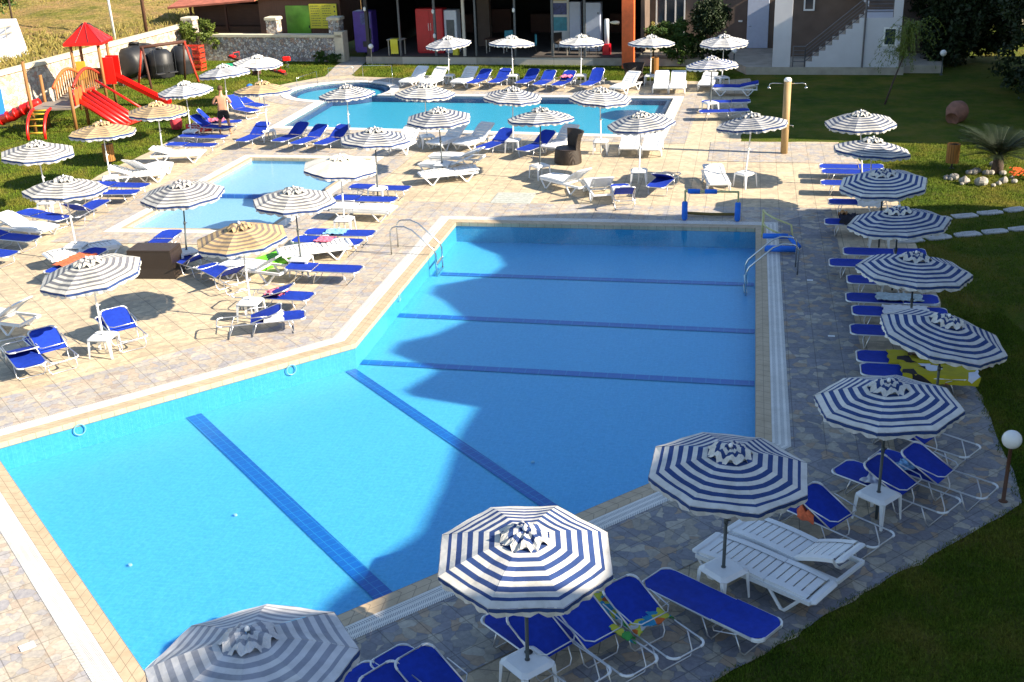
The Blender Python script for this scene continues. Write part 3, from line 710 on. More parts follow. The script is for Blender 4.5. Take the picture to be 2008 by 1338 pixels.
basin('small_pool_basin', SMALL, .20, 'pool_floor_small')
ribbon('small_pool_coping', SMALL, -.02, .13, -.08, .026, 'pool_coping')
ribbon('small_pool_kerb', SMALL, .132, .45, -.03, .030, 'coping_white')
tag(sheet('small_pool_water', offset(SMALL, -.005), [], -.03, 'water_small'), kind='structure')
basin('far_pool_basin', FAR, .25, 'pool_floor_far')
ribbon('far_pool_rim', FAR, -.26, .0, -.24, -.045, 'pool_rim_tile')
ribbon('far_pool_coping', FAR, -.0, .42, -.08, .034, 'coping_white')
tag(sheet('far_pool_water', offset(FAR, -.005), [], -.03, 'water_rippled'), kind='structure')
# spa: shallow seat ring and dividing kerb inside the circle
g = MB(); aa = [2*math.pi*i/40 for i in range(41)]
a_s, a_e = a2_-2*math.pi, a1_
pts = arc(spa_c, spa_r-.02, a_s, a_e, 16); pin = arc(spa_c, spa_r-.25, a_s, a_e, 16)
g.prism(pts+pin[::-1], -.24, -.05)
tag(g.build('spa_divider', 'pool_rim_tile'), kind='structure')
g = MB(); g.prism(arc(spa_c, spa_r-.3, 0, 2*math.pi, 40)[:-1], -.245, -.19)
tag(g.build('spa_floor', 'pool_floor_far'), kind='structure')
g = MB(); g.prism([(-9.95, 37.62), (-9.98, 37.5), (-5.95, 36.7), (-5.92, 36.82)], -.19, -.07)
tag(g.build('small_pool_divider', 'pool_line_x'), kind='structure')
# lane lines on the floor
def line(p, q, wd, z, material):
    p, q = Vector((*p, 0)), Vector((*q, 0)); d = (q-p).normalized(); s = Vector((-d.y, d.x, 0))*wd/2
    g = MB(); g.add([(*(p-s).xy, z), (*(q-s).xy, z), (*(q+s).xy, z), (*(p+s).xy, z)], [(0, 1, 2, 3)]); tag(g.build('lane_line', material), kind='structure')
line((-1.87, 29.89), (6.31, 28.08), 0.25, -.568, 'pool_line_x')
line((-2.82, 26.85), (5.66, 24.88), 0.26, -.568, 'pool_line_x')
line((-3.42, 23.96), (5.05, 22.00), 0.26, -.568, 'pool_line_x')
line((-3.61, 23.52), (0.66, 17.12), 0.25, -.568, 'pool_line')
line((-6.69, 21.61), (-2.05, 14.75), 0.32, -.568, 'pool_line')
def disc_light(x, y, z, r, n_):
    g = MB(); M = Matrix.Translation((x, y, z)) @ Vector(n_).to_track_quat('Z', 'Y').to_matrix().to_4x4()
    g.tube([M @ Vector((r*math.cos(2*math.pi*k/20), r*math.sin(2*math.pi*k/20), .01)) for k in range(20)], .011, 6, closed=True); return g
un = Vector((.567, -.823, 0))
for k, (x, y, lab) in enumerate(((-8.45, 20.18, 'white round inlet ring near the left corner of the big pool'), (-4.75, 22.72, 'white round inlet ring mid way along the diagonal pool edge'))):
    o = disc_light(x, y, -.16, .11, un).build('pool_inlet', 'pool_floor_small'); tag(o, lab, 'pool inlet', 'inlet rings in the pool wall')
o = disc_light(-2.75, 26.9, -.14, .08, (.978, -.2, 0)).build('pool_inlet', 'pool_floor_small'); tag(o, 'small white inlet in the side wall near the second lane line', 'pool inlet', 'inlet rings in the pool wall')
for k, (x, y) in enumerate(((-6.3, 15.95), (-1.3, 15.3), (-4.9, 17.4), (.3, 18.9))):
    g = MB(); g.lathe([(.035, 0), (.035, .02), (.03, .03)], 12); tag(g.build('floor_drain', 'pool_floor_small', loc=(x, y, -.575)), 'small white round fitting on the pool floor', 'pool fitting', 'white round fittings on the pool floor')
# ------------------------------------------------------------------ hotel block out of frame on the right, whose shadow crosses the pool
hotel = empty('unseen_hotel', (16.5, 10, 0), 0, 'unseen cream hotel wing right of the pool garden, roofline shaped for its shade', 'building')
g = MB()
g.prism([(0, -30), (12, -30), (12, 17.2), (0, 17.2)], 0, 9.3); g.prism([(0, -30), (12, -30), (12, -5.4), (0, -5.4)], 9.3, 13.0); g.prism([(0, -8.9), (6, -8.9), (6, -6.5), (0, -6.5)], 13.0, 14.4)  # upper blocks sized by where their shade falls on pool and nearest parasol
pass; g.build('wall', 'cream_wall', hotel)
prof = [(4.6, 11.6), (7.6, 11.4), (8.9, 11.0), (10.0, 10.6), (11.7, 10.4), (13.8, 10.25), (15.1, 10.05), (15.25, 10.9), (15.5, 11.0), (16.7, 10.6), (17.45, 11.3), (18.1, 11.2), (18.8, 10.7), (19.9, 10.25),
        (21.1, 10.6), (21.6, 10.85), (22.2, 10.8), (23.4, 9.9), (24.4, 9.65), (25.3, 9.75), (26.0, 10.2), (26.9, 10.5), (27.2, 10.3)]
pf = [(prof[0][0], 9.3)]+prof+[(27.2, 9.3)]; n = len(pf); g = MB()       # roofline shaped so its shade falls in a jagged edge over the pool
g.add([(0, y-10, z) for y, z in pf]+[(3, y-10, z) for y, z in pf], [tuple(range(n)), tuple(range(n, 2*n))[::-1]]+[(i, n+i, n+(i+1) % n, (i+1) % n) for i in range(n)])
g.build('roof', 'roof_tile', hotel)
for fl in range(3):
    for k in range(9):
        y = -18+k*4.0
        g = MB(); g.box(-.03, .0, y, y+1.5, .9+fl*3.0, 2.5+fl*3.0); wdw = g.build('window', 'glass_dark', hotel)
        g = MB(); g.box(-.07, .0, y-.1, y+1.6, .78+fl*3.0, .88+fl*3.0); g.build('sill', 'white_wall', wdw)
hb = empty('shade_block', (24.0, 37.2, 0), R(-4), 'unseen cream block added right of the garden to shade the far lawn', 'building')
MB().box(0, 10, 0, 18.5, 0, 9.2).build('wall', 'cream_wall', hb)  # out of view, added for the shade it throws on the far lawn
MB().box(-.3, 10.3, -.3, 18.8, 9.2, 9.45).build('roof', 'roof_tile', hb)
for k in range(4): MB().box(-.03, 0, 1.5+k*4, 3+k*4, 1, 2.6).build('window', 'glass_dark', hb)

# ------------------------------------------------------------------ sun loungers
def blue_lounger(fab):
    root = empty('sun_lounger'); W = .30
    g = MB(); path = []
    for sx, sy in ((-1, -1), (1, -1), (1, 1), (-1, 1)):
        for k in range(5):
            a = math.atan2(sy, sx)+(k-2)*R(22.5)
            path.append((sx*(.99-.12)+.12*math.cos(a), sy*(W-.12)+.12*math.sin(a), .34))
    g.tube(path, .0135, 7, closed=True)
    for q in (0, 5, 10, 15): g.tube(path[q:q+5], .018, 8, 1)
    g.build('frame', ['aluminium', 'white_plastic'], root, True)
    for x0, dx in ((-.60, -.10), (.10, .12), (.62, .12)):
        g = MB(); g.tube([(x0, -W, .33), (x0+dx*.8, -W, .08), (x0+dx, -W+.05, .014), (x0+dx, W-.05, .014), (x0+dx*.8, W, .08), (x0, W, .33)], .011, 6); g.build('leg', 'aluminium', root, True)
    def cloth(x0, x1, cut0, cut1, zz, nx=14):
        g = MB()
        def fn(u, v):
            x = x0+(x1-x0)*u; c = 0
            if cut0: c = max(c, .11-(x-x0)*1.0)
            if cut1: c = max(c, .11-(x1-x)*1.0)
            hw = W-.004-max(0, c); y = (v*2-1)*hw
            return (x, y, zz-.022*(1-(v*2-1)**2)*math.sin(math.pi*min(1, max(0, u)))**.5-.001*math.sin(x*60))
        g.grid(fn, nx, 6); n = len(g.v)
        base = list(g.v); fs = list(g.f); g.add([(x, y, z-.008) for x, y, z in base], [f[::-1] for f in fs]); return g
    cloth(-.97, .23, True, False, .352).build('seat', fab, root, True)
    b = cloth(0, .75, False, True, .02).build('backrest', fab, root, True); b.location = (.24, 0, .35)
    g = MB(); pts = [(0, -W, .005), (.62, -W, .005)]+[(.63+.12*math.sin(a), -W+.12*(1-math.cos(a)), .005) for a in [R(22.5*k) for k in range(5)]]
    pts += [(x, -y, z) for x, y, z in pts[::-1]]; g.tube(pts, .013, 7); g.tube(pts[2:7], .018, 8, 1); g.tube(pts[7:12], .018, 8, 1); g.build('backrest_frame', ['aluminium', 'white_plastic'], b, True)
    g = MB(); g.tube([(.42, -W-.02, -.02), (.06, -W-.02, -.13), (-.02, -W+.07, -.155), (-.02, W-.07, -.155), (.06, W+.02, -.13), (.42, W+.02, -.02)], .010, 6)
    g.build('stay', 'aluminium', b, True)
    return root
def white_lounger():
    root = empty('sun_lounger'); W = .33
    def slats(x0, x1, zf, z0=0.0, n=8):
        g = MB()
        for s in (-1, 1): g.grid(lambda u, v: (x0+(x1-x0)*u, s*(W-.11*(1-v)) if s > 0 else s*(W-.11*v), zf(x0+(x1-x0)*u)+(.012 if True else 0)), 12, 1)
        for s in (-1, 1):
            g.grid(lambda u, v: (x0+(x1-x0)*u, s*W, zf(x0+(x1-x0)*u)+.012-v*.055), 12, 1)
        L_ = (x1-x0)/n
        for i in range(n):
            xa, xb = x0+i*L_, x0+(i+1)*L_-.022
            za, zb = zf(xa), zf(xb)
            g.add([(xa, -W+.1, za), (xb, -W+.1, zb), (xb, W-.1, zb), (xa, W-.1, za), (xa, -W+.1, za-.02), (xb, -W+.1, zb-.02), (xb, W-.1, zb-.02), (xa, W-.1, za-.02)],
                  [(0, 1, 2, 3), (4, 7, 6, 5), (0, 4, 5, 1), (2, 6, 7, 3), (0, 3, 7, 4), (1, 5, 6, 2)])
        return g
    g = slats(-.86, .22, lambda x: .34+.03*math.cos((x+.3)*2.6), n=9)
    zf = .34+.03*math.cos((-.86+.3)*2.6)
    g.rbox(-.99, -.86, -W, W, zf-.035, zf+.012, .03); g.build('seat', 'white_plastic', root)
    b = slats(.01, .66, lambda x: .02+.02*math.sin(x*4), n=5); b.rbox(.66, .80, -W, W, -.01, .035, .04)
    bo = b.build('backrest', 'white_plastic', root); bo.location = (.22, 0, .335)
    g = MB()
    for s in (-1, 1): g.box(-.9, .95, s*W-.028, s*W+.028, .255, .315)
    for x in (-.88, .2, .93): g.box(x-.03, x+.03, -W, W, .258, .305)
    g.build('frame', 'white_plastic', root)
    for s in (-1, 1):
        for x in (-.62, .55):
            g = MB(); g.tube([(x-.24, s*W, .26), (x-.03, s*(W+.02), .02), (x+.03, s*(W+.02), .02), (x+.24, s*W, .26)], .026, 6); g.build('leg', 'white_plastic', root)
    return root
blue_a = blue_lounger('blue_sling_sun'); white_a = white_lounger()
used = set()
def placed(proto, fn=copy_tree):
    if id(proto) not in used: used.add(id(proto)); return proto
    return fn(proto)
LPOS = {}
todo = [(k, x, y, a, be, lab) for k, x, y, a, be, lab in LOUNGERS]
items = []
for k, x, y, a, be, lab in todo[::-1][:-1] + [todo[0]]:
    pass
first = {}
for k, x, y, a, be, lab in LOUNGERS:
    proto = blue_a if k == 'B' else white_a
    o = copy_tree(proto)
    o.location = (x, y, .022); o.rotation_euler = (0, 0, R(a))
    bk = [c for c in o.children if c.name.startswith('backrest')][0]
    bk.rotation_euler = (0, -R(be+7 if be > 90 else be) if be != 0 else -R(1.0), 0)
    tag(o, lab, 'sun lounger', 'blue fabric sun loungers around the pools' if k == 'B' else 'white plastic sun loungers around the pools')
    LPOS[lab] = (x, y, R(a), be)
def remove_tree(o):
    for c in list(o.children): remove_tree(c)
    bpy.data.objects.remove(o)
remove_tree(blue_a); remove_tree(white_a)

# towels, bags and other things left on the loungers
def find(sub): return [v for k, v in LPOS.items() if sub in k][0]
def towel(sub, x0, x1, y0, y1, z, material, label, drape=.0, crump=.02, cat='towel', name='towel'):
    x, y, a, be = find(sub); g = MB(); sd_ = random.random()*10
    def fn(u, v):
        xx = x0+(x1-x0)*u; yy = y0+(y1-y0)*v; d = max(0, abs(yy)-.30)
        e = crump*(math.sin(xx*17+sd_)*math.cos(yy*13+sd_*2)+.6*math.sin(xx*31+yy*23+sd_))
        ed = .02*math.sin(yy*20+sd_)
        if d > 0: return (xx+ed, math.copysign(.30+d*.25, yy), z-d*.9+e*.4)
        return (xx+ed, yy, z+abs(e)+.01)
    g.grid(fn, 20, 16); n = len(g.v); fs = list(g.f); g.add([(p[0], p[1], p[2]-.012) for p in g.v], [f[::-1] for f in fs])
    o = g.build(name, material, smooth=True); o.location = (x, y, .022); o.rotation_euler.z = a
    return tag(o, label, cat)
towel('next to the flat blue one', -.75, .35, -.33, .36, .38, 'towel_multi', 'crumpled multicoloured beach towel on the folded lounger right of front parasol', crump=.03)
towel('right of the front umbrella pole', -.2, .5, .18, .42, .37, 'towel_multi', 'multicoloured towel hanging between two folded front loungers', crump=.03)
towel('orange bottle bag', -.35, -.05, -.40, -.20, .42, 'towel_orange', 'orange and white bag hanging at the folded lounger beside white slatted ones', cat='bag', name='bag', crump=.05)
towel('small white towel, behind', -.45, -.1, -.28, .0, .37, 'towel_white', 'small white towel on folded lounger behind the table near the ball lamp')
towel('nearest to the ball lamp post', -.55, -.25, -.25, .05, .37, 'towel_lightblue', 'light blue cloth on the folded lounger nearest to the ball lamp')
towel('long pale towel', -.35, .65, -.24, .24, .385, 'towel_pale', 'long pale towel spread on the flat shaded blue lounger in right column')
towel('white towel, beside tilted', -.35, .6, -.33, .33, .385, 'towel_white', 'white towel spread on shaded lounger next to the right-tilted parasol')
towel('folded yellow towel', -.4, .75, -.36, .4, .39, 'towel_yellow', 'yellow patterned towel with brown bag on top in the right column', crump=.015)
towel('long yellow patterned', -.25, 1.15, -.44, .38, .40, 'towel_yellow', 'long yellow patterned towel hanging over the lounger end at the grass', crump=.02)
towel('folded yellow towel', -.05, .35, -.15, .25, .46, 'bag_brown', 'brown beach bag lying on the yellow towel in the right column', crump=.06, cat='bag', name='bag')
towel('white towel over its middle', -.2, .5, -.4, .38, .41, 'towel_white', 'white towel hung over the sunlit lounger above the clothes pile', crump=.05)
towel('white towel over its middle', -.15, .2, -.2, .2, .47, 'bag_dark', 'dark crumpled shirt lying on the white towel in right column', crump=.06, cat='clothes', name='shirt')
towel('dark clothes and bag', -.6, .5, -.36, .42, .44, 'bag_dark', 'heap of dark clothes on the blue lounger at the shade edge', crump=.09, cat='clothes', name='clothes_heap')
towel('dark clothes and bag', -.62, -.4, .1, .38, .50, 'slide_wood', 'small tan bag on top of the dark clothes heap', crump=.06, cat='bag', name='bag')
towel('with light blue towel beside', -.2, .4, -.2, .3, .385, 'towel_lightblue', 'light blue towel on a blue lounger right of the small pool')
towel('pink towel beside the small', -.15, .3, -.25, .25, .385, 'towel_pink', 'pink and white towel on the blue lounger right of the small pool')
towel('pink towel and folded', -.35, .15, -.2, .25, .40, 'towel_pink', 'bright pink towel on folded lounger behind the small white table', crump=.05)
towel('long bare frame', -.5, -.05, -.36, .34, .39, 'towel_white', 'white towel hanging over the folded lounger in front of small table')
towel('with coloured towel in', .1, .8, -.25, .3, .50, 'towel_pink', 'coloured towel on a blue lounger behind the far pool', crump=.06)
towel('striped towel, seen', -.5, .1, -.32, .30, .39, 'towel_white', 'white striped towel on the end-on blue lounger')
towel('red towel peeping', -.6, .5, -.3, .3, .40, 'towel_orange', 'orange red towel on the lounger behind the left grey parasol')
towel('pink towel, left of the man', -.3, .35, -.3, .3, .42, 'towel_pink', 'pale pink towel on blue lounger with raised light back', crump=.06)
towel('blue-cushioned', 0, 0, 0, 0, 0, 'blue_sling_sun', 'x') if False else None
x, y, a, be = find('with blue cushion')
g = MB(); g.rbox(-.95, .22, -.29, .29, .375, .42, .03); g.rbox(0, .8, -.29, .29, .03, .075, .03, M=Matrix.Translation((.22, 0, .36)) @ Matrix.Rotation(-R(be), 4, 'Y'))
tag(g.build('cushion', 'blue_sling_sun', loc=(x, y, .022), rz=a), 'blue cushion on the white lounger at the far pool end', 'cushion')

# ------------------------------------------------------------------ parasols
def parasol(colA, colB, pole, sag=.035, ph=0.0):
    root = empty('parasol')
    g = MB(); g.tube([(0, 0, .02), (0, 0, 1.2)], .024, 10); g.tube([(0, 0, 1.2), (0, 0, 2.33)], .019, 10); g.tube([(0, 0, 1.16), (0, 0, 1.24)], .032, 10)
    g.tube([(.02, 0, 1.2), (.07, 0, 1.2)], .012, 6); g.build('pole', pole, root, True)
    N8 = 8; RO, RI, ZT = 1.10, .17, .25
    def pt(k, f, r, z=None):          # on side k, fraction f between ribs, at radius r
        a0, a1 = 2*math.pi*k/N8, 2*math.pi*(k+1)/N8
        p = Vector((math.cos(a0), math.sin(a0), 0)).lerp(Vector((math.cos(a1), math.sin(a1), 0)), f)*r
        t = (r-RI)/(RO-RI); zz = ZT*(1-t)**1.0 + .035*math.sin(math.pi*t) - sag*(1+.5*math.sin(k*2.3+ph*7))*math.sin(math.pi*f)*math.sin(math.pi*min(1, t*.9+.1))*t + .006*math.sin(9*f+k*1.7+ph)*t
        p.z = zz if z is None else z; return p
    edges = [1.0, .915, .875, .81, .745, .68, .615, .55, .485, .42, .355, .29, .225, .15]
    g = MB()
    for j in range(len(edges)-1):
        mi = j % 2
        for k in range(N8):
            for q in range(4):
                f0, f1 = q/4, (q+1)/4
                g.add([pt(k, f0, RO*edges[j]), pt(k, f1, RO*edges[j]), pt(k, f1, RO*edges[j+1]), pt(k, f0, RO*edges[j+1])], [(0, 1, 2, 3)], mi)
    cp = g.build('canopy', [colA, colB], root); cp.location = (0, 0, 1.97)
    # valance: dark upper band, pale scalloped lower band
    g = MB()
    for k in range(N8):
        n = 18
        for q in range(n):
            f0, f1 = q/n, (q+1)/n
            def low(f): return -.085-.045*abs(math.sin(math.pi*3*f))
            def P_(f, z):
                p = pt(k, f, RO*(1.0+.004)); wv = 1+.012*math.sin(f*28+k)*(-z/.1); p = p*wv; p.z = pt(k, f, RO).z+z; return p
            g.add([P_(f0, 0), P_(f1, 0), P_(f1, -.008), P_(f0, -.008)], [(0, 3, 2, 1)], 0)
            g.add([P_(f0, -.008), P_(f1, -.008), P_(f1, -.062), P_(f0, -.062)], [(0, 3, 2, 1)], 1)
            g.add([P_(f0, -.062), P_(f1, -.062), P_(f1, low(f1)), P_(f0, low(f0))], [(0, 3, 2, 1)], 0)
    g.build('valance', ['fabric_white' if colA == 'fabric_tan' else colA, 'fabric_navy'], cp)
    # ruffled wind vent
    g = MB(); rings = [(.025, .075, 0), (.08, .09, 1), (.14, .075, 0), (.20, .055, 1), (.255, .02, 0), (.295, -.005, 0)]
    NN = 64
    def vp(i, r, z):
        a = 2*math.pi*i/NN+.2; rr = r*(1+.10*math.cos(8*a)*(r/.3)); zz = z+.035*(r/.3)*math.cos(8*a+math.pi)+.02*(r/.3)*math.sin(16*a+r*20+ph)+(.014+.012*ph)*math.sin(5*a+ph*3)*(r/.3)+.02*ph*math.sin(3*a)*(r/.3)
        return Vector((rr*math.cos(a), rr*math.sin(a), ZT+.005+zz))
    for j in range(len(rings)-1):
        for i in range(NN):
            g.add([vp(i, *rings[j][:2]), vp(i+1, *rings[j][:2]), vp(i+1, *rings[j+1][:2]), vp(i, *rings[j+1][:2])], [(0, 3, 2, 1)], rings[j+1][2])
    g.build('wind_vent', [colA, colB], cp)
    g = MB(); g.lathe([(.016, ZT+.08), (.03, ZT+.11), (.022, ZT+.14), (.006, ZT+.155)], 10); g.build('finial', 'white_plastic', cp, True)
    g = MB()
    for k in range(N8):
        a = 2*math.pi*k/N8; g.tube([(.03*math.cos(a), .03*math.sin(a), ZT-.02), (RO*.985*math.cos(a), RO*.985*math.sin(a), -.012)], .006, 4)
        g.tube([(.03*math.cos(a), .03*math.sin(a), -.02), (.55*math.cos(a), .55*math.sin(a), ZT*.48)], .005, 4)
    g.build('rib_frame', 'grey_metal', cp)
    return root
VAR = {'b': ('fabric_white', 'fabric_navy', 'pole_dark'), 'w': ('fabric_offwhite', 'fabric_navy_lit', 'pole_white'), 'f': ('fabric_white', 'fabric_faint', 'pole_white'), 'g': ('fabric_offwhite', 'fabric_navy_glare', 'pole_white'),
       't': ('fabric_tan', 'fabric_taupe', 'pole_white'), 'p': ('fabric_pale_lit', 'fabric_pale_lit', 'pole_white'), 'n': ('fabric_shadewhite', 'fabric_navy_glare2', 'pole_dark')}
TILT = {'tilted down to the right': (4, 10), 'tilted striped': (2, -5), 'palest': (3, 4), 'big grey striped': (4, -5), 'half sunlit at front': (3, 1), 'nearest parasol': (-4, -2), 'largest tan': (2, -3), 'pool corner': (1, 2)}
protos = {}
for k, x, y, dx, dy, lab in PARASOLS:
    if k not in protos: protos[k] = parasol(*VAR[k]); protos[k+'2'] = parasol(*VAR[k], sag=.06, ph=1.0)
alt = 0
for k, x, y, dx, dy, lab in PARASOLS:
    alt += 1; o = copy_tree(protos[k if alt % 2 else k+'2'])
    th = math.hypot(dx, dy)/1.53; lean = Matrix.Rotation(th, 4, Vector((-dy, dx, 0)) if th > 1e-4 else Vector((1, 0, 0)))
    Rz_ = Matrix.Rotation(random.uniform(0, .78), 4, 'Z'); o.rotation_euler = (lean @ Rz_).to_euler()
    o.location = (x-dx*.29, y-dy*.29, .02)
    cn = [c for c in o.children if c.name.startswith('canopy')][0]
    tx, ty = random.uniform(-4, 4), random.uniform(-4.5, 4.5)
    for key, tv in TILT.items():
        if key in lab: tx, ty = tv
    # tilt in world axes: undo the parasol's own turn
    Rw = o.rotation_euler.to_matrix().to_4x4()
    cn.rotation_euler = (Rw.inverted() @ Matrix.Rotation(R(ty), 4, 'Y') @ Matrix.Rotation(R(tx), 4, 'X') @ Rz_).to_euler()
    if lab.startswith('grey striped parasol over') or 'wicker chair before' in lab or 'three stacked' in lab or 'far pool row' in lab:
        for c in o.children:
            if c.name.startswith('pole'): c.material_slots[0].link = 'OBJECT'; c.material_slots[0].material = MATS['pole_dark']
    sc_ = random.uniform(.97, 1.03); o.scale = (sc_, sc_, random.uniform(.98, 1.02))
    tag(o, lab, 'parasol', 'striped parasols around the pools')
for p in protos.values(): remove_tree(p)

# ------------------------------------------------------------------ small tables
def table():
    root = empty('side_table'); g = MB(); g.rbox(-.27, .27, -.27, .27, .435, .475, .06); g.box(-.23, .23, -.23, .23, .39, .435); g.build('table_top', 'white_plastic', root)
    g = MB(); g.lathe([(.035, .476), (.035, .484), (.027, .484)], 14, (0, 0, 0)); g.build('cup_ring', 'grey_metal', root)
    for sx, sy in ((1, 1), (-1, 1), (-1, -1), (1, -1)):
        g = MB(); a, b = .20, .245
        g.add([(sx*.18, sy*.25, .435), (sx*.25, sy*.25, .435), (sx*.25, sy*.18, .435), (sx*.21, sy*.21, .435), (sx*.235, sy*.27, 0), (sx*.27, sy*.27, 0), (sx*.27, sy*.235, 0), (sx*.25, sy*.25, 0)],
              [(0, 1, 5, 4), (1, 2, 6, 5), (2, 3, 7, 6), (3, 0, 4, 7), (4, 5, 6, 7)]); g.build('leg', 'white_plastic', root)
    return root
tp = table()
for x, y, lab in TABLES:
    o = copy_tree(tp); o.location = (x, y, .022); o.rotation_euler.z = R(random.choice((-12, -12, 20, 35, -10))+random.uniform(-5, 5))
    tag(o, lab, 'table', 'small white tables under the parasols')
    if 'two dark cup' in lab:
        for xx, yy, lb in ((.10, .1, 'dark cup holder in the front table right of the pole'), ):
            g = MB(); g.lathe([(.0, .474), (.05, .476), (.055, .486), (.04, .487), (.038, .478), (0, .478)], 16, (xx, yy, 0)); g.build('cup_holder', 'black_rubber', o)
remove_tree(tp)

# ------------------------------------------------------------------ ball lamps, bins, shower, ladders, goals
def ball_lamp(x, y, h, r, lab, pm='rust_pole', z=0.0):
    t = empty('ball_lamp', (x, y, z), 0, lab, 'lamp', 'white ball lamps in the garden')
    g = MB(); g.lathe([(.075, 0), (.075, .02), (.032, .03), (.028, h-r), (.05, h-r+.01), (.05, h-r+.03)], 14); g.build('pole', pm, t, True)
    g = MB(); g.lathe([(r*math.sin(math.pi*i/16)+1e-4, h-r*math.cos(math.pi*i/16)) for i in range(17)], 24); g.build('globe', 'lamp_globe', t, True)
ball_lamp(7.72, 15.92, 1.12, .15, 'white ball lamp on a rusty post at the grass edge, nearest of the lamps')
ball_lamp(6.62, 60.2, .95, .14, 'white ball lamp beside the orange pillar', 'pole_dark'); ball_lamp(-6.99, 63.6, .98, .14, 'white ball lamp beside the path to the terrace', 'concrete')
ball_lamp(11.6, 58.4, .8, .14, 'white ball lamp between back parasols and the round bush', 'pole_dark'); ball_lamp(20.4, 54.0, 1.0, .15, 'white ball lamp on the dark lawn beside the stair house', 'pole_dark')
ball_lamp(29.2, 68.5, 1.9, .17, 'far white ball lamp in the sunny opening between dark trees')

def bin_(x, y, lab, h0=.2, rr=.19, h=.62, z=0):
    t = empty('litter_bin', (x, y, z), .3, lab, 'litter bin', 'wooden litter bins')
    g = MB(); g.tube([(0, 0, 0), (0, 0, h0+.1)], .03, 8); g.lathe([(.09, 0), (.09, .015)], 10); g.build('post', 'dark_metal', t)
    g = MB(); n = 16
    for k in range(n):
        a = 2*math.pi*k/n; M = Matrix.Rotation(a, 4, 'Z'); g.box(rr-.012, rr+.012, -.032, .032, h0, h0+h, M=M)
    g.build('slats', 'wood_bin', t)
    g = MB(); g.lathe([(rr-.02, h0+.02), (rr-.02, h0+h-.03), (rr-.05, h0+h-.03), (rr-.05, h0+.04)], 20); g.build('liner', 'dark_metal', t)
bin_(14.6, 36.9, 'wooden slatted litter bin on the sunlit grass beside the palm')
bin_(-14.5, 41.9, 'wooden slatted litter bin on the left lawn behind white loungers'); bin_(7.47, 57.1, 'orange-brown wooden bin by the orange pillar', .02, .19, .8)

t = empty('outdoor_shower', (9.78, 39.78, .02), R(-12), 'thick wooden shower post with two arms on the sunny deck', 'shower')
g = MB(); g.lathe([(.125, 0), (.125, 2.52)], 18); g.build('post', 'wood_post', t, True)
g = MB(); g.lathe([(.13, 2.50), (.13, 2.56), (.09, 2.62)], 18); g.build('cap', 'white_paint', t, True)
for s in (-1, 1):
    g = MB(); g.tube([(s*.10, 0, 2.42), (s*.5, 0, 2.44), (s*.60, 0, 2.41), (s*.62, 0, 2.32)], .014, 7); arm = g.build('shower_arm', 'steel', t, True)
    g = MB(); g.lathe([(.02, 2.33), (.05, 2.29), (.055, 2.27)], 12, (s*.62, 0, 0)); g.build('shower_head', 'steel', arm, True)
g = MB(); g.tube([(.1, -.05, 1.0), (.24, -.08, 1.0), (.26, -.08, .94)], .015, 6); g.build('tap', 'steel', t, True)
tag(sheet('shower_tray', [(9.0, 39.7), (9.9, 39.45), (10.3, 40.1), (9.3, 40.4)], [], .024, 'crazy_paving'), kind='structure')

def ladder(p, q, nrm, lab, h=.80):
    # p, q: deck feet of both handrails; nrm: direction into the pool
    t = empty('pool_ladder', (0, 0, 0), 0, lab, 'pool ladder', 'steel pool ladders')
    n = Vector((*nrm, 0)).normalized()
    for a in (p, q):
        a = Vector((*a, .02)); pts = [a, a+Vector((0, 0, h*.72))]
        for k in range(1, 6):
            an = R(18*k); pts.append(a+n*.16*(1-math.cos(an))+Vector((0, 0, h*.72+.20*math.sin(an)*1.0)))
        e = a+n*.62+Vector((0, 0, h*.86)); pts += [a+n*.40+Vector((0, 0, h*.98)), e]
        pts += [a+n*1.18+Vector((0, 0, h*.2)), a+n*1.24+Vector((0, 0, .02)), a+n*1.24+Vector((0, 0, -.85))]
        g = MB(); g.tube(pts, .021, 9); g.build('handrail', 'steel', t, True)
    a, b = Vector((*p, .02))+n*1.24, Vector((*q, .02))+n*1.24; dd = (b-a)
    for k in range(3):
        g = MB(); z = -.25-k*.27; c0 = a+Vector((0, 0, z)); c1 = b+Vector((0, 0, z)); s = n*.04
        g.add([c0-s, c0+s, c1+s, c1-s, c0-s-Vector((0, 0, .03)), c0+s-Vector((0, 0, .03)), c1+s-Vector((0, 0, .03)), c1-s-Vector((0, 0, .03))], [(0, 1, 2, 3), (7, 6, 5, 4), (0, 4, 5, 1), (1, 5, 6, 2), (2, 6, 7, 3), (3, 7, 4, 0)]); g.build('step', 'steel', t)
ladder((-3.18, 29.95), (-3.05, 30.58), (.978, -.2), 'steel pool ladder on the sunny left side of the big pool')
ladder((7.15, 27.05), (7.25, 27.65), (-.978, .2), 'steel pool ladder on the shaded right side of the big pool')
# handrails in the spa
t = empty('spa_handrail', (0, 0, 0), 0, 'thin steel handrails around the round spa basin', 'handrail')
for pts in ([(-8.6, 58.15, 0), (-8.6, 58.15, .75), (-7.35, 58.2, .75), (-7.35, 58.2, 0)], [(-6.9, 58.2, 0), (-6.9, 58.2, .8), (-5.3, 56.6, 1.0), (-5.3, 56.6, -.3)], [(-6.2, 54.2, -.4), (-6.2, 54.2, .7), (-5.2, 54.0, .8), (-5.2, 54.0, -.3)], [(-9.9, 56.4, -.2), (-9.9, 56.4, .6), (-9.1, 57.6, .7), (-9.1, 57.6, 0)]):
    MB().tube(pts, .012, 6).build('rail', 'steel', t, True)

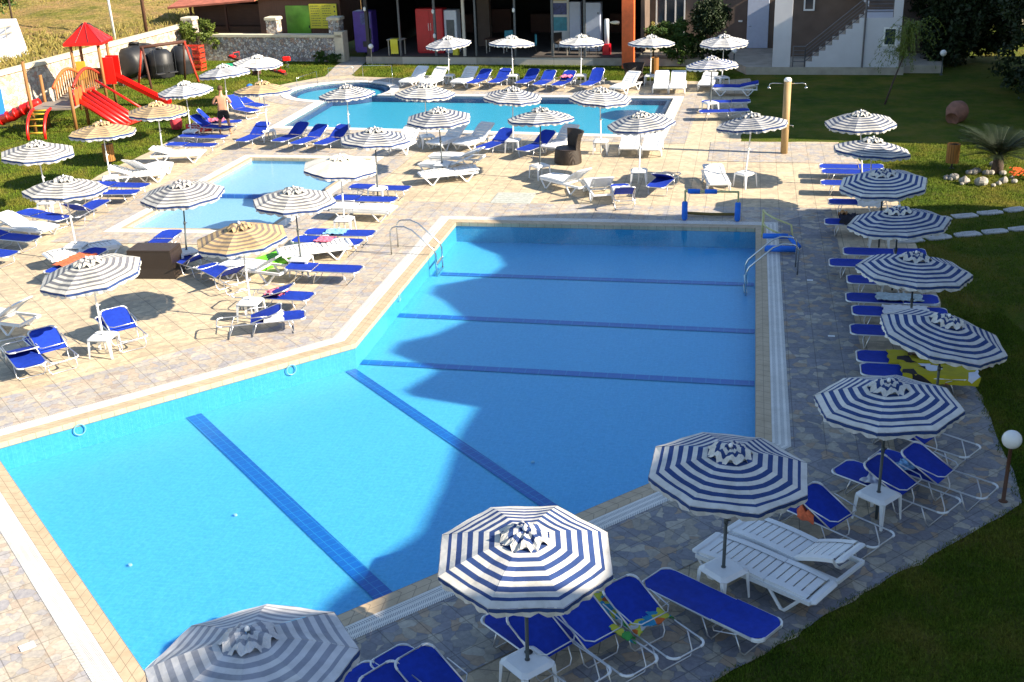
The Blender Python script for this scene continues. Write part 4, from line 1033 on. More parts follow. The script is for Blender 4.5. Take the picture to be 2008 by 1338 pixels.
def goal(c, rz, lab, w_=1.5, h=.86):
    t = empty('water_polo_goal', (*c, .025), rz, lab, 'goal', 'floating water polo goals')
    g = MB(); g.tube([(-w_/2, 0, .04), (-w_/2, 0, h), (w_/2, 0, h), (w_/2, 0, .04)], .038, 8)
    for s in (-1, 1): g.tube([(s*w_/2, 0, h), (s*w_/2, .45, .42), (s*w_/2, .55, .04), (s*w_/2, 0, .04)], .028, 7)
    g.tube([(-w_/2, .55, .04), (w_/2, .55, .04)], .022, 8); g.build('pipe_frame', 'goal_pipe', t, True)
    for s in (-1, 1): MB().tube([(s*w_/2, 0, .0), (s*w_/2, 0, .06), (s*w_/2, 0, .52), (s*w_/2, 0, .56)], [.05, .085, .085, .05], 14).build('foam_float', 'foam_blue', t, True)
    for a, b in ((-w_/2+.08, -w_/2+.42), (-w_/2+.56, -w_/2+.9)): MB().tube([(a, 0, h), (b, 0, h)], .07, 12).build('foam_float', 'foam_blue', t, True)
    g = MB(); g.tube([(-w_/2, .4, .1), (0, .42, .07), (w_/2, .4, .09)], .045, 6); g.build('rolled_net', 'net_brown', t)
goal((5.85, 31.95), R(-11.9), 'water polo goal with blue foam floats lying at the far pool edge')
t = empty('water_polo_goal', (7.0, 29.2, .03), R(-101.9), 'shaded water polo goal tipped beside the right pool ladder', 'goal', 'floating water polo goals')
g = MB(); w_ = 1.5
g.tube([(-.85, -.25, .04), (-.85, -.25, .8)], .035, 8)
for z0 in (.0, .36): g.tube([(-.85, -.25, .44+z0)]+[(-.85+.75*math.sin(R(a))*.9, -.25+.8*(1-math.cos(R(a)))*.9, .44+z0-.2*(a/90)**2) for a in range(15, 91, 15)]+[(-.1, .55, .05)], .026, 7)
g.build('pipe_frame', 'goal_pipe', t, True)
MB().tube([(.35, -.2, .10), (.35, .62, .10)], .085, 14).build('foam_float', 'foam_blue', t, True)
MB().tube([(-.1, -.25, .30), (-.12, .40, .30)], .07, 14).build('foam_float', 'foam_blue', t, True)
MB().tube([(-.1, .45, .28), (.3, .68, .14)], .07, 14).build('foam_float', 'foam_blue', t, True)

o = MB().box(-.62, .62, -.62, .62, .0, .012); 
for k in range(-2, 3): o.box(-.5, .5, k*.22-.02, k*.22+.02, .012, .018)
tag(o.build('drain_cover', 'drain_lid', loc=(.22, 35.25, .014), rz=R(-12)), 'square grey drain cover on the sunny deck behind the big pool', 'drain cover')
for x, y, lab in ((-5.33, 13.1, 'small white square plate in the paving at lower left'), (-.9, 26.1, None)):
    if lab: tag(MB().box(-.1, .1, -.07, .07, 0, .01).build('floor_plate', 'white_plastic', loc=(x-1.45, y, .018), rz=R(35)), lab, 'plate')
for x, y, lab in ((6.45, 26.6, 'small white plate in the shaded paving beside the right gutter'), (6.0, 23.0, 'second small white plate farther down the shaded paving')):
    tag(MB().box(-.07, .07, -.04, .04, 0, .01).build('floor_plate', 'white_plastic', loc=(x+.9, y, .018), rz=R(-12)), lab, 'plate')

# wicker pieces
def wicker_chair(x, y, rz, lab, M=None, s=1.0):
    t = empty('wicker_armchair', (x, y, .02), rz, lab, 'wicker chair', 'brown wicker armchairs'); M = M or Matrix.Identity(4)
    def shell(h0, h1, r0, r1, a0, a1, n=16, th=.05):
        g = MB()
        def fn(u, v):
            a = a0+(a1-a0)*u; hh = h0+(h1-h0)*v; r = r0+(r1-r0)*v**2; return M @ Vector((r*math.cos(a)*1.0, r*.85*math.sin(a), hh))
        def fi(u, v):
            a = a0+(a1-a0)*u; hh = h0+(h1-h0)*v; r = r0+(r1-r0)*v**2-th; return M @ Vector((r*math.cos(a), r*.85*math.sin(a), hh))
        g.grid(fn, n, 8); g.grid(fi, n, 8)
        g.grid(lambda u, v: (fn(u, 1)*(1-v)+fi(u, 1)*v), n, 1); g.grid(lambda u, v: (fn(u, 0)*(1-v)+fi(u, 0)*v), n, 1)
        for uu in (0, 1): g.grid(lambda u, v, uu=uu: (fn(uu, u)*(1-v)+fi(uu, u)*v), 8, 1)
        return g
    shell(0, .42, .5, .45, -math.pi, math.pi, 24).build('base', 'wicker', t, True)
    shell(.42, .95, .45, .60, R(20), R(160)).build('backrest', 'wicker', t, True)
    g = MB(); g.prism([(.44*math.cos(2*math.pi*k/20), .37*math.sin(2*math.pi*k/20)) for k in range(20)], .36, .44); me_v = [M @ Vector(p) for p in g.v]; g.v = [tuple(p) for p in me_v]; g.build('seat', 'wicker', t)
wicker_chair(6.2, 54.5, R(10), 'dark wicker armchair behind the far pool near orange pillar')
wicker_chair(2.2, 39.75, R(-75), 'dark brown high-backed wicker chair on the deck before the far pool', Matrix.Scale(1.12, 4))
t = empty('wicker_box', (-9.3, 29.05, .02), R(-8), 'large brown wicker box with flared sides between loungers', 'wicker box')
g = MB(); a, b = .60, .36
for z0, z1, k0, k1 in ((.0, .25, 1.12, 1.02), (.25, .62, 1.02, 1.0), (.62, .72, 1.0, .98)):
    pts0 = [(-a*k0, -b*k0), (a*k0, -b*k0), (a*k0, b*k0), (-a*k0, b*k0)]; pts1 = [(-a*k1, -b*k1), (a*k1, -b*k1), (a*k1, b*k1), (-a*k1, b*k1)]
    g.add([(*p, z0) for p in pts0]+[(*p, z1) for p in pts1], [(i, (i+1) % 4, 4+(i+1) % 4, 4+i) for i in range(4)])
g.build('side_panels', 'wicker', t); g = MB(); g.rbox(-a, a, -b, b, .70, .75, .02); g.build('lid', 'wicker', t)
# green air mattress
g = MB()
def af(u, v): x = (u-.5)*1.5; y = (v-.5)*.75; return (x, y, .10+.05*abs(math.sin(math.pi*5*v))*min(1, 8*min(u, 1-u))+(.06 if u > .75 else 0))
g.grid(af, 16, 30); g.grid(lambda u, v: (af(u, v)[0], af(u, v)[1], .0), 16, 30)
for uu in (0, 1): g.grid(lambda u, v, uu=uu: (af(uu, u)[0], af(uu, u)[1], .10*v), 10, 1); g.grid(lambda u, v, uu=uu: (af(u, uu)[0], af(u, uu)[1], .10*v), 10, 1)
tag(g.build('air_mattress', 'float_green', loc=(-6.35, 29.65, .03), rz=R(50), smooth=True), 'bright green air mattress lying on the deck beside a white lounger', 'air mattress')
x, y, a, be = find('left of the man')
g = MB(); g.lathe([(.05, 0), (.22, .05), (.26, .3), (.2, .55), (.08, .62)], 10); tag(g.build('beach_bag', 'towel_red', loc=(-13.6, 48.0, .02), smooth=True), 'red and white beach bag hanging by the table left of the man', 'bag')
tag(MB().box(-.5, .5, -.25, .25, .0, .3).build('cloth', 'towel_red', loc=(-12.55, 47.6, .02), rz=.5), 'dark red towel bundle on the grass beside the raised blue loungers', 'towel')
g = MB(); g.lathe([(1e-3, -.16), (.16, -.08), (.2, .02), (.12, .14), (1e-3, .18)], 12); tag(g.build('beach_ball', 'foam_blue', loc=(-12.3, 56.9, .16), smooth=True), 'blue ball on the lawn behind the tan parasol near the spa', 'ball')
g = MB(); g.lathe([(1e-3, 0), (.2, .05), (.26, .12), (.12, .24), (1e-3, .27)], 12); tag(g.build('swim_ring', 'cloth_lilac', loc=(9.35, 21.1, .02), smooth=True), 'lilac and pink inflatable toy at the grass edge under the big shaded parasol', 'inflatable')

# ------------------------------------------------------------------ terrace restaurant behind the pools
F0, F1 = Vector((-8.2, 64.2, 0)), Vector((6.9, 59.85, 0)); fd = (F1-F0).normalized(); fn_ = Vector((-fd.y, fd.x, 0)); FA = math.atan2(fd.y, fd.x); FL = (F1-F0).length
MF = Matrix.Translation(F0) @ Matrix.Rotation(FA, 4, 'Z')         # local: x along the front, y backwards
rest = empty('restaurant', tuple(F0), FA, 'dark open restaurant terrace under a roof with thin posts behind the back row', 'restaurant')
def rb(g, name, mats): return g.build(name, mats, rest)
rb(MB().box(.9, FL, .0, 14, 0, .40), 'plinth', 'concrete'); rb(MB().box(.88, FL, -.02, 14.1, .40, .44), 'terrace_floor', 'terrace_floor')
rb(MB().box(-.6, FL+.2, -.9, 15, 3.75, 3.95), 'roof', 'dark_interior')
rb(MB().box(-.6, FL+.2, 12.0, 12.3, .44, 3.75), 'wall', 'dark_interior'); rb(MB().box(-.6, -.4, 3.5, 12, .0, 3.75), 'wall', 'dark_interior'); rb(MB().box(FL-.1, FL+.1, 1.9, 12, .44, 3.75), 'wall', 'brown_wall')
for x, mt, wd in ((1.05, 'dark_metal', .09), (2.9, 'grey_metal', .05), (4.9, 'grey_metal', .06), (6.5, 'cream_wall', .07), (7.15, 'grey_metal', .05), (9.3, 'grey_metal', .05), (11.3, 'grey_metal', .06), (13.0, 'grey_metal', .06)):
    rb(MB().box(x-wd, x+wd, .08, .08+wd*2, .44, 3.75), 'post', mt)
rb(MB().box(6.2, 6.9, 3.6, 4.0, .44, 3.75), 'pillar', 'brown_wall')
for x, z in ((1.05, 2.9), (4.9, 2.75), (4.9, 1.5), (9.3, 2.8)): rb(MB().lathe([(.02, -.12), (.07, -.08), (.08, .06), (.03, .12)], 12, (x, -.02, z)), 'wall_lamp', 'lamp_globe')
for k_ in range(7): rb(MB().box(.9+k_*2.1, 2.96+k_*2.1, -.008, -.002, .02, .39), 'plinth_panel', 'cream_wall' if k_ % 3 else 'concrete')
for k_ in range(5): rb(MB().box(3+k_*2.4, 4.2+k_*2.4, 9.2, 9.8, .44, 1.5+.3*(k_ % 2)), 'bar_counter', 'wood_dark')
for k_ in range(6): rb(MB().lathe([(.02, .0), (.16, -.12), (.17, -.16)], 12, (2.2+k_*2.2, 5.5, 3.0)), 'hanging_lampshade', 'stone_cap')
g = MB(); g.box(15.15, 15.75, -1.1, -.7, 0, 4.2); tag(g.build('orange_pillar', 'orange_paint', loc=tuple(F0), rz=FA), 'orange painted pillar at the right corner of the restaurant', 'pillar')
def inloc(x, y, z=.44): p = MF @ Vector((x, y, z)); return tuple(p)
def cabinet(name, x, y, w_, d, h, body, label, cat, parts=()):
    t = empty(name, inloc(x, y), FA, label, cat)
    g = MB(); g.rbox(-w_/2, w_/2, 0, d, .08, h, .03); g.box(-w_/2+.05, w_/2-.05, .05, d-.05, 0, .08); g.build('body', body, t)
    for nm, x0, x1, z0, z1, mt in parts: MB().box(x0, x1, -.025, .005, z0, z1).build(nm, mt, t)
    return t
cabinet('vending_machine', .35, 1.2, 1.1, .8, 2.2, 'purple_panel', 'tall purple vending machine at the left corner of the terrace', 'vending machine', (('display', -.1, .48, 1.5, 2.1, 'poster_blue'), ('tray', -.05, .45, .3, .6, 'dark_metal'), ('price_panel', .2, .48, .7, 1.3, 'glass_dark')))
fr = cabinet('drinks_fridge', 4.3, 1.0, 1.55, .8, 2.35, 'fridge_red', 'wide red double drinks fridge on the terrace', 'fridge', (('door', -.75, .0, .55, 2.25, 'fridge_red'), ('door', .02, .74, .55, 2.25, 'fridge_red'), ('handle', -.07, -.03, 1.2, 1.6, 'white_paint'), ('handle', .05, .09, 1.2, 1.6, 'white_paint')))
cabinet('freezer_cabinet', 5.45, 1.1, .72, .7, 2.25, 'fridge_white', 'white upright freezer with dark door right of the red fridge', 'freezer', (('door', -.22, .22, .5, 1.75, 'grey_metal'),))
cabinet('cupboard', 12.0, 2.4, .62, .5, 2.5, 'door_white', 'left narrow white cupboard on the terrace, partly sunlit', 'cupboard', (('door', -.28, .28, .1, 2.3, 'door_white'),))
cabinet('cupboard', 13.0, 2.0, .95, .5, 2.5, 'door_white', 'right wide white cupboard on the terrace', 'cupboard', (('door', -.42, .42, .1, 2.2, 'door_white'), ('hinge', .30, .40, 1.9, 2.0, 'dark_metal'), ('hinge', .30, .40, .5, .6, 'dark_metal')))
t = empty('poster_stand', inloc(11.0, 3.2), FA, 'tall white framed poster stand with blue and teal panels on the terrace', 'poster stand')
MB().box(-.5, .5, 0, .06, .0, 3.0).build('frame', 'white_paint', t); MB().box(-.38, .38, -.02, 0, 1.75, 2.35).build('picture', 'poster_blue', t); MB().box(-.38, .38, -.02, 0, .9, 1.62).build('picture', 'poster_teal', t); MB().box(-.38, .38, -.02, 0, 2.45, 2.95).build('picture', 'stone_cap', t)
def small_table(x, y, label, w_=.9, h=.85, mt='concrete'):
    t = empty('terrace_table', inloc(x, y), FA, label, 'table'); g = MB(); g.rbox(-w_/2, w_/2, -.35, .35, h-.04, h, .02); g.build('table_top', mt, t)
    for sx in (-1, 1):
        for sy in (-1, 1): MB().box(sx*w_*.4-.025, sx*w_*.4+.025, sy*.28-.025, sy*.28+.025, 0, h-.04).build('leg', 'concrete', t)
small_table(2.55, .45, 'pale terrace table with a yellow cloth hanging over it')
g = MB(); g.grid(lambda u, v: ((u-.5)*.42, -.37-.02*math.sin(v*6), .86-.78*v+.03*abs(math.sin(u*9))*v), 8, 10); g.grid(lambda u, v: ((.5-u)*.42, -.37-.012+.74*v*0-.02*math.sin(v*6), .86-.78*v+.03*abs(math.sin((1-u)*9))*v), 8, 10)
g.box(-.21, .21, -.37, .1, .862, .87); tag(g.build('table_cloth', 'sign_yellow', loc=inloc(2.55, .45), rz=FA), 'yellow cloth hanging over the pale terrace table', 'cloth')
def chair(x, y, rz, mt, lab):
    t = empty('terrace_chair', inloc(x, y), FA+rz, lab, 'chair', 'chairs on the restaurant terrace')
    MB().rbox(-.24, .24, -.24, .24, .42, .48, .03).build('seat', mt, t); MB().rbox(-.24, .24, .2, .26, .48, .98, .03).build('backrest', mt, t)
    for sx in (-1, 1):
        for sy in (-1, 1): MB().tube([(sx*.2, sy*.2, .43), (sx*.23, sy*.24, 0)], .016, 5).build('leg', 'dark_metal', t)
chair(8.3, 2.6, .4, 'poster_teal', 'teal chair deep in the dark restaurant'); chair(9.9, 1.2, -1.2, 'poster_teal', 'teal-backed chair at the terrace edge left of the parasol'); chair(11.3, 1.8, .7, 'wicker', 'dark chair with a pale towel by the poster stand'); chair(13.3, .7, 1.6, 'wicker', 'brown wooden chair at the sunny right end of the terrace')
small_table(12.3, .8, 'low dark table behind the third back row parasol', .8, .7, 'wood_dark'); small_table(7.9, 1.4, 'dark table deep in the restaurant shade', 1.2, .75, 'wood_dark')
g = MB(); g.lathe([(.13, .55), (.13, 1.75), (.10, 1.8)], 14); t = empty('patio_heater', inloc(14.0, .9), FA, 'white cylinder on a red base beside the orange pillar', 'heater'); g.build('cylinder', 'fridge_white', t, True); MB().rbox(-.2, .2, -.2, .2, 0, .55, .04).build('base', 'fridge_red', t)
t = empty('wall_fan', inloc(14.95, -.9, 2.2), FA, 'cream curled wall lamp at the top of the orange pillar', 'wall lamp'); MB().tube([(0, 0, 0), (-.1, -.25, .15), (-.45, -.3, .1)], .04, 6).build('arm', 'stone_cap', t, True); MB().lathe([(.05, 0), (.2, -.03), (.22, -.12), (.1, -.16)], 12, (-.1, -.3, .2)).build('shade', 'stone_cap', t, True)
g = MB(); g.rbox(-.16, .16, -.13, .13, 0, .6, .03); tag(g.build('canister', 'sign_yellow', loc=inloc(5.9, .5), rz=FA), 'yellow folding floor sign beside the freezer', 'floor sign')

# plinth and houses to the right
g = MB(); g.prism([(6.9, 59.9), (11.4, 58.6), (11.75, 56.1), (18.75, 54.35), (18.9, 54.9), (20.6, 54.4), (22.4, 60), (22.4, 84), (6, 84)], 0, .36)
tag(g.build('paved_terrace', 'concrete'), kind='structure')
house = empty('brown_house', (7.1, 63.6, .36), R(-15), 'brown plastered house wall with glass door and white door behind bushes', 'house')
MB().box(.5, 10.2, 0, 8, 0, 5.2).build('wall', 'brown_wall', house); MB().box(.1, 10.6, -.5, 8.5, 5.2, 5.5).build('roof', 'roof_tile', house)
wdw = MB().box(1.35, 2.75, -.06, -.01, 0, 2.6).build('window', 'glass_dark', house)
g = MB()
for x in (1.3, 1.78, 2.3, 2.78): g.box(x-.035, x+.035, -.1, -.06, 0, 2.7)
for z in (.05, 1.3, 2.65): g.box(1.3, 2.78, -.1, -.062, z-.03, z+.03)
g.build('frame', 'white_paint', wdw)
d = MB().rbox(6.05, 7.15, -.06, -.005, .02, 2.5, .02).build('door', 'door_white', house); MB().tube([(6.15, -.1, 1.15), (6.28, -.1, 1.15)], .02, 6).build('handle', 'steel', d)
MB().box(5.6, 5.8, -.04, 0, 1.35, 1.43).build('number_plate', 'white_paint', house)
st = empty('stair_house', (12.93, 55.85, .36), R(-15), 'white stair house with outside staircase and grey railings', 'house')
MB().box(0, .82, 0, .55, 0, 7).build('column', 'white_wall', st)
MB().box(.5, 5.75, 3.2, 3.5, 0, 7).build('back_wall', 'brown_wall', st)
steps = 9; x0, x1, zt = 1.55, 4.15, 2.25
g = MB(); prof = [(x0, 0)]
for k in range(steps): prof += [(x0+(x1-x0)*k/steps, zt*(k+1)/steps), (x0+(x1-x0)*(k+1)/steps, zt*(k+1)/steps)]
prof += [(x1, 0)]
n = len(prof); low = [(x, 0.0, max(0, z-.0)) for x, z in prof]
g.add([(x, .0, z) for x, z in prof]+[(x, .12, z) for x, z in prof], [tuple(range(n))[::-1], tuple(range(n, 2*n))]+[(i, (i+1) % n, n+(i+1) % n, n+i) for i in range(n)])
g.build('stair_side_wall', 'white_wall', st)
g = MB()
for k in range(steps): g.box(x0+(x1-x0)*k/steps+.003, x0+(x1-x0)*(k+1)/steps, .12, 1.4, 0, zt*(k+1)/steps-.004)
g.build('stairs', 'concrete', st)
MB().box(x1, 5.75, 0, 3.2, 0, 2.25).build('landing_wall', 'white_wall', st); MB().box(5.35, 5.75, -.01, .4, 2.25, 7).build('column', 'white_wall', st)
wdw = MB().box(5.05, 5.5, -.012, .0, 1.05, 1.75).build('window', 'glass_dark', st); g = MB()
for a in ((4.97, 5.05, .97, 1.83), (5.5, 5.58, .97, 1.83), (5.05, 5.5, 1.75, 1.83), (5.05, 5.5, .97, 1.05)): g.box(a[0], a[1], -.04, -.013, a[2], a[3])
g.build('frame', 'white_paint', wdw)
wdw = MB().box(1.35, 1.72, 3.17, 3.2, 2.3, 3.0).build('window', 'glass_dark', st); g = MB()
for a in ((1.27, 1.35, 2.22, 3.08), (1.72, 1.80, 2.22, 3.08), (1.35, 1.72, 3.0, 3.08), (1.35, 1.72, 2.22, 2.3)): g.box(a[0], a[1], 3.12, 3.168, a[2], a[3])
g.build('frame', 'white_paint', wdw)
g = MB()       # upper flight slab coming down towards the landing
g.add([(2.1, 1.7, 5.2), (4.3, 1.7, 3.0), (4.3, 1.7, 2.55), (2.1, 1.7, 4.75), (2.1, 3.0, 5.2), (4.3, 3.0, 3.0), (4.3, 3.0, 2.55), (2.1, 3.0, 4.75)], [(0, 3, 2, 1), (4, 5, 6, 7), (0, 1, 5, 4), (3, 7, 6, 2), (1, 2, 6, 5)]); g.build('upper_flight', 'white_wall', st)
def railing(pts, nm='railing', hts=(.25, .42, .59, .76, .95)):
    g = MB()
    for h in hts:
        g.tube([(x, y, z+h) for x, y, z in pts], .020 if h < .9 else .03, 6)
    for x, y, z in pts: g.tube([(x, y, z), (x, y, z+hts[-1])], .03, 6)
    g.build(nm, 'rail_grey', st)
railing([(.95, .03, 0), (1.5, .03, 0)]); railing([(1.5, .03, 0), (x1, .03, zt)]); railing([(x1, .04, 2.27), (5.35, .04, 2.27)]); railing([(2.3, 1.6, 5.0), (4.3, 1.6, 3.0)])
MB().tube([(4.12, -.04, 0), (4.12, -.04, 7)], .04, 8).build('drainpipe', 'rail_grey', st)
bw = empty('brown_annexe', (19.2, 58.7, .2), R(-15), 'plain brown wall block right of the white stair house', 'house'); MB().box(0, 3.0, 0, 6, 0, 5.5).build('wall', 'brown_wall', bw); MB().box(-.2, 3.2, -.2, 6.2, 5.5, 5.7).build('roof', 'roof_tile', bw)

# ------------------------------------------------------------------ stone walls, hut, field on the left
def wall_obj(name, p, q, h, th, mat_, label, capw=.1, base=0.0):
    L_ = math.dist(p, q); a = math.atan2(q[1]-p[1], q[0]-p[0]); t = empty(name, (*p, base), a, label, 'wall')
    n = max(1, int(L_/1.0)); g = MB()
    g.box(0, L_, 0, th, 0, h); g.build('masonry', mat_, t); g = MB(); g.box(-.05, L_+.05, -capw, th+capw, h, h+.14); g.build('capping', 'stone_cap', t); return t
w1 = wall_obj('stone_wall', (-17.95, 67.9), (-8.75, 65.1), 1.32, .4, 'rubble_wall', 'grey rubble stone wall with pale capping and three short pillars below the hut')
for x in (.0, 5.3, 9.2):
    g = MB(); x_ = min(x, 9.1); g.box(x_-.32, x_+.32, .3, .9, 1.47, 2.2); pl = g.build('pillar', 'rubble_wall', w1); g = MB(); g.rbox(x_-.4, x_+.4, .22, .98, 2.2, 2.36, .05); g.build('pillar_cap', 'stone_cap', pl)
MB().box(9.25, 9.75, -.1, .6, 0, 1.62).build('end_pier', 'stone_cap', w1)
wall_obj('garden_wall', (-24.1, 46.0), (-17.95, 68.3), 1.85, .4, 'rubble_pale', 'long pale rubble garden wall behind the playground')
# dry field rising beyond the wall
g = MB()
def field(u, v):
    x = -80+62.3*u; y = 30+130*v
    xe = -24.6+(y-46)*(.276) if y < 68 else -18.5+(y-68)*.35
    x = xe-(1-u)*75; d = (1-u)*75
    return (x, y, 1.72+d*.035+.25*math.sin(x*.3)*math.cos(y*.21)*min(1, d/4)+.1*math.sin(x*1.7+y)*min(1, d/4)+max(0, y-95)*.02)
g.grid(field, 80, 90); g.grid(lambda u, v: (field(1, v)[0]+.02*0, field(1, v)[1], field(1, v)[2]*(1-u)), 1, 90)
tag(g.build('dry_field', 'dry_field'), kind='structure')
hut = empty('wooden_hut', (-18.6, 70.6, .6), R(-16.5), 'dark brown wooden hut with reddish tiled roof behind the stone wall', 'hut')
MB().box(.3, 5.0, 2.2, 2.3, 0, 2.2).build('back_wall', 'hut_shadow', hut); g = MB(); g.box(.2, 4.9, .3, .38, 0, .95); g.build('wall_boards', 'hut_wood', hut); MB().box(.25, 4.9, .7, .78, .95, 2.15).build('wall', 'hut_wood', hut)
MB().box(4.9, 10.0, .0, 3.0, 0, 2.5).build('front_wall', 'hut_planks', hut)
for x in (.3, 2.6, 4.85): MB().box(x-.06, x+.06, .2, .32, 0, 2.3).build('post', 'wood_dark', hut)
g = MB(); g.add([(-.7, -.6, 2.15), (5.0, -.6, 2.55), (5.0, 3.6, 3.4), (-.7, 3.6, 3.0), (-.7, -.6, 2.05), (5.0, -.6, 2.45), (5.0, 3.6, 3.3), (-.7, 3.6, 2.9)], [(0, 1, 2, 3), (4, 7, 6, 5), (0, 4, 5, 1), (1, 5, 6, 2), (2, 6, 7, 3), (3, 7, 4, 0)])
g.add([(4.7, -.18, 2.62), (10.5, -.18, 2.62), (10.5, 3.6, 3.7), (4.7, 3.6, 3.7), (4.7, -.18, 2.5), (10.5, -.18, 2.5), (10.5, 3.6, 3.58), (4.7, 3.6, 3.58)], [(0, 1, 2, 3), (4, 7, 6, 5), (0, 4, 5, 1), (1, 5, 6, 2), (2, 6, 7, 3), (3, 7, 4, 0)]); g.build('roof', 'roof_tile', hut)
d = MB().rbox(6.6, 8.1, -.06, -.002, 0, 2.15, .02).build('door', 'door_green', hut); MB().box(8.0, 8.05, -.1, -.06, .9, 1.05).build('handle', 'dark_metal', d)
t = empty('price_board', tuple(Matrix.Translation((-18.6, 70.6, .6)) @ Matrix.Rotation(R(-16.5), 4, 'Z') @ Vector((9.0, -.14, .9))), R(-16.5), 'yellow menu board with rows of small print on the hut', 'sign')
MB().box(-.85, .85, -.03, .03, -.0, 1.35).build('panel', 'sign_yellow', t)
g = MB(); random.seed(9)
for r_ in range(9):
    for cgrp in (-.75, -.05):
        x = cgrp; zz = 1.22-r_*.135
        while x < cgrp+.5: wl = random.uniform(.04, .12); g.box(x, x+wl, -.036, -.031, zz, zz+.03); x += wl+.035
for r_ in range(5): g.box(.68, .76, -.036, -.031, 1.15-r_*.25, 1.23-r_*.25)
g.build('print', 'sign_ink', t)
# white parapet house at far left
t = empty('white_house', (-24.9, 55.0, 1.6), R(82), 'white parapet wall with steel railing at the left edge above the garden wall', 'house')
g = MB(); g.add([(-7, 0, 0), (5.6, 0, 0), (5.0, 0, 1.9), (4.6, 0, 1.9), (4.4, 0, 1.05), (-7, 0, 1.05), (-7, 5, 0), (5.6, 5, 0), (5.0, 5, 1.9), (4.6, 5, 1.9), (4.4, 5, 1.05), (-7, 5, 1.05)], [(0, 1, 2, 3, 4, 5), (11, 10, 9, 8, 7, 6), (0, 6, 7, 1), (1, 7, 8, 2), (2, 8, 9, 3), (3, 9, 10, 4), (4, 10, 11, 5)]); g.build('wall', 'white_wall', t)
g = MB()
for z in (1.3, 1.6): g.tube([(-7, .1, z), (4.5, .1, z)], .03, 6)
for x in range(-6, 5, 2): g.tube([(x, .1, 1.0), (x, .1, 1.65)], .025, 6)
g.build('railing', 'concrete', t, True)
tag(MB().tube([(0, 0, 0), (-.1, 0, 6)], .07, 8).build('field_pole', 'pole_white', loc=(-20.85, 64.3, 1.6), smooth=True), 'thin white pole standing at the field edge', 'pole', 'poles at the field edge')
tag(MB().tube([(0, 0, 0), (0, .05, 6)], .1, 8).build('field_pole', 'rust_pole', loc=(-19.7, 66.3, 1.6), smooth=True), 'dark brown wooden pole standing at the field edge', 'pole', 'poles at the field edge')
tag(MB().tube([(0, 0, 0), (0, .05, 5)], .06, 8).build('field_pole', 'bark', loc=(-28.3, 69.5, 1.7), smooth=True), 'thin dark post beside the left tree in the field', 'pole', 'poles at the field edge')
# tanks, crates and stored things by the wall
t = empty('water_tank', (-19.3, 62.5, 0), R(74), 'large black water tank lying behind the swing', 'tank', 'black plastic tanks by the wall')
g = MB(); Mx = Matrix.Translation((0, 0, .85)) @ Matrix.Rotation(R(90), 4, 'Y'); g.lathe([(.3, -1.25), (.6, -1.2), (.78, -1.0), (.8, -.3), (.84, -.25), (.84, -.15), (.8, -.1), (.8, .5), (.84, .55), (.84, .65), (.8, .7), (.78, 1.1), (.55, 1.25), (.3, 1.3)], 28, M=Mx); g.build('shell', 'tank_black', t, True)
MB().lathe([(.22, .78), (.22, .95), (.25, .95), (.25, 1.0)], 16, (0, 0, .8)).build('lid', 'tank_black', t, True); MB().box(-.9, .9, -.5, .5, 0, .12).build('cradle', 'wood_grey', t)
for x, y, r_, h, lab in ((-17.9, 62.0, .62, 1.45, 'upright black plastic tank nearest to the swing'), (-17.0, 62.9, .55, 1.5, 'upright black plastic barrel beside red crates')):
    t = empty('water_tank', (x, y, 0), 0, lab, 'tank', 'black plastic tanks by the wall'); g = MB(); g.lathe([(r_*.95, 0), (r_, .1), (r_, h*.45), (r_*1.04, h*.5), (r_, h*.55), (r_, h*.85), (r_*.6, h), (r_*.3, h)], 26); g.build('shell', 'tank_black', t, True); MB().lathe([(r_*.28, h), (r_*.28, h+.1), (.02, h+.12)], 14).build('lid', 'tank_black', t, True)
for k in range(5):
    x, y = -16.6, 64.0
    t = empty('drinks_crate', (x+.02*(k % 2), y, k*.27), R(-14+3*(k % 2)), 'red plastic drinks crate, %s of its stack by the rubble wall' % ('lowest', 'second from bottom', 'middle one', 'second from top', 'topmost')[k], 'crate', 'stacked red crates')
    g = MB()
    for z0, z1 in ((0, .07), (.18, .25)): 
        for a in ((-.45, .45, -.3, -.27), (-.45, .45, .27, .3), (-.45, -.42, -.27, .27), (.42, .45, -.27, .27)): g.box(*a, z0, z1)
    for sx in (-.44, 0, .43):
        for sy in (-.29, .28): g.box(sx-.02, sx+.02, sy-.012, sy+.012, .07, .18)
    g.box(-.42, .42, -.27, .27, 0, .02); g.build('body', 'crate_red', t)
g = MB(); g.box(-.9, .9, -.35, .35, .35, .42); g.box(-.8, -.7, -.3, .3, 0, .35); g.box(.7, .8, -.3, .3, 0, .35); tag(g.build('wooden_bench', 'wood_grey', loc=(-20.0, 59.3, 0), rz=R(40)), 'grey weathered bench of planks below the big black tank', 'bench')
g = MB(); g.lathe([(.2, 0), (.5, .05), (.55, .22), (.5, .24), (.4, .1)], 14); tag(g.build('toy_tub', 'toy_green', loc=(-14.9, 64.0, 0), smooth=True), 'green plastic toy tub on the grass at the wall foot', 'toy')
t = empty('seesaw', (-12.9, 61.8, 0), R(-38), 'brown wooden seesaw with red seats on the lawn', 'seesaw'); MB().box(-2.2, 2.2, -.1, .1, .45, .55, M=Matrix.Rotation(R(8), 4, 'Y')).build('beam', 'wood_dark', t); MB().box(-.12, .12, -.2, .2, 0, .5).build('stand', 'wood_dark', t)
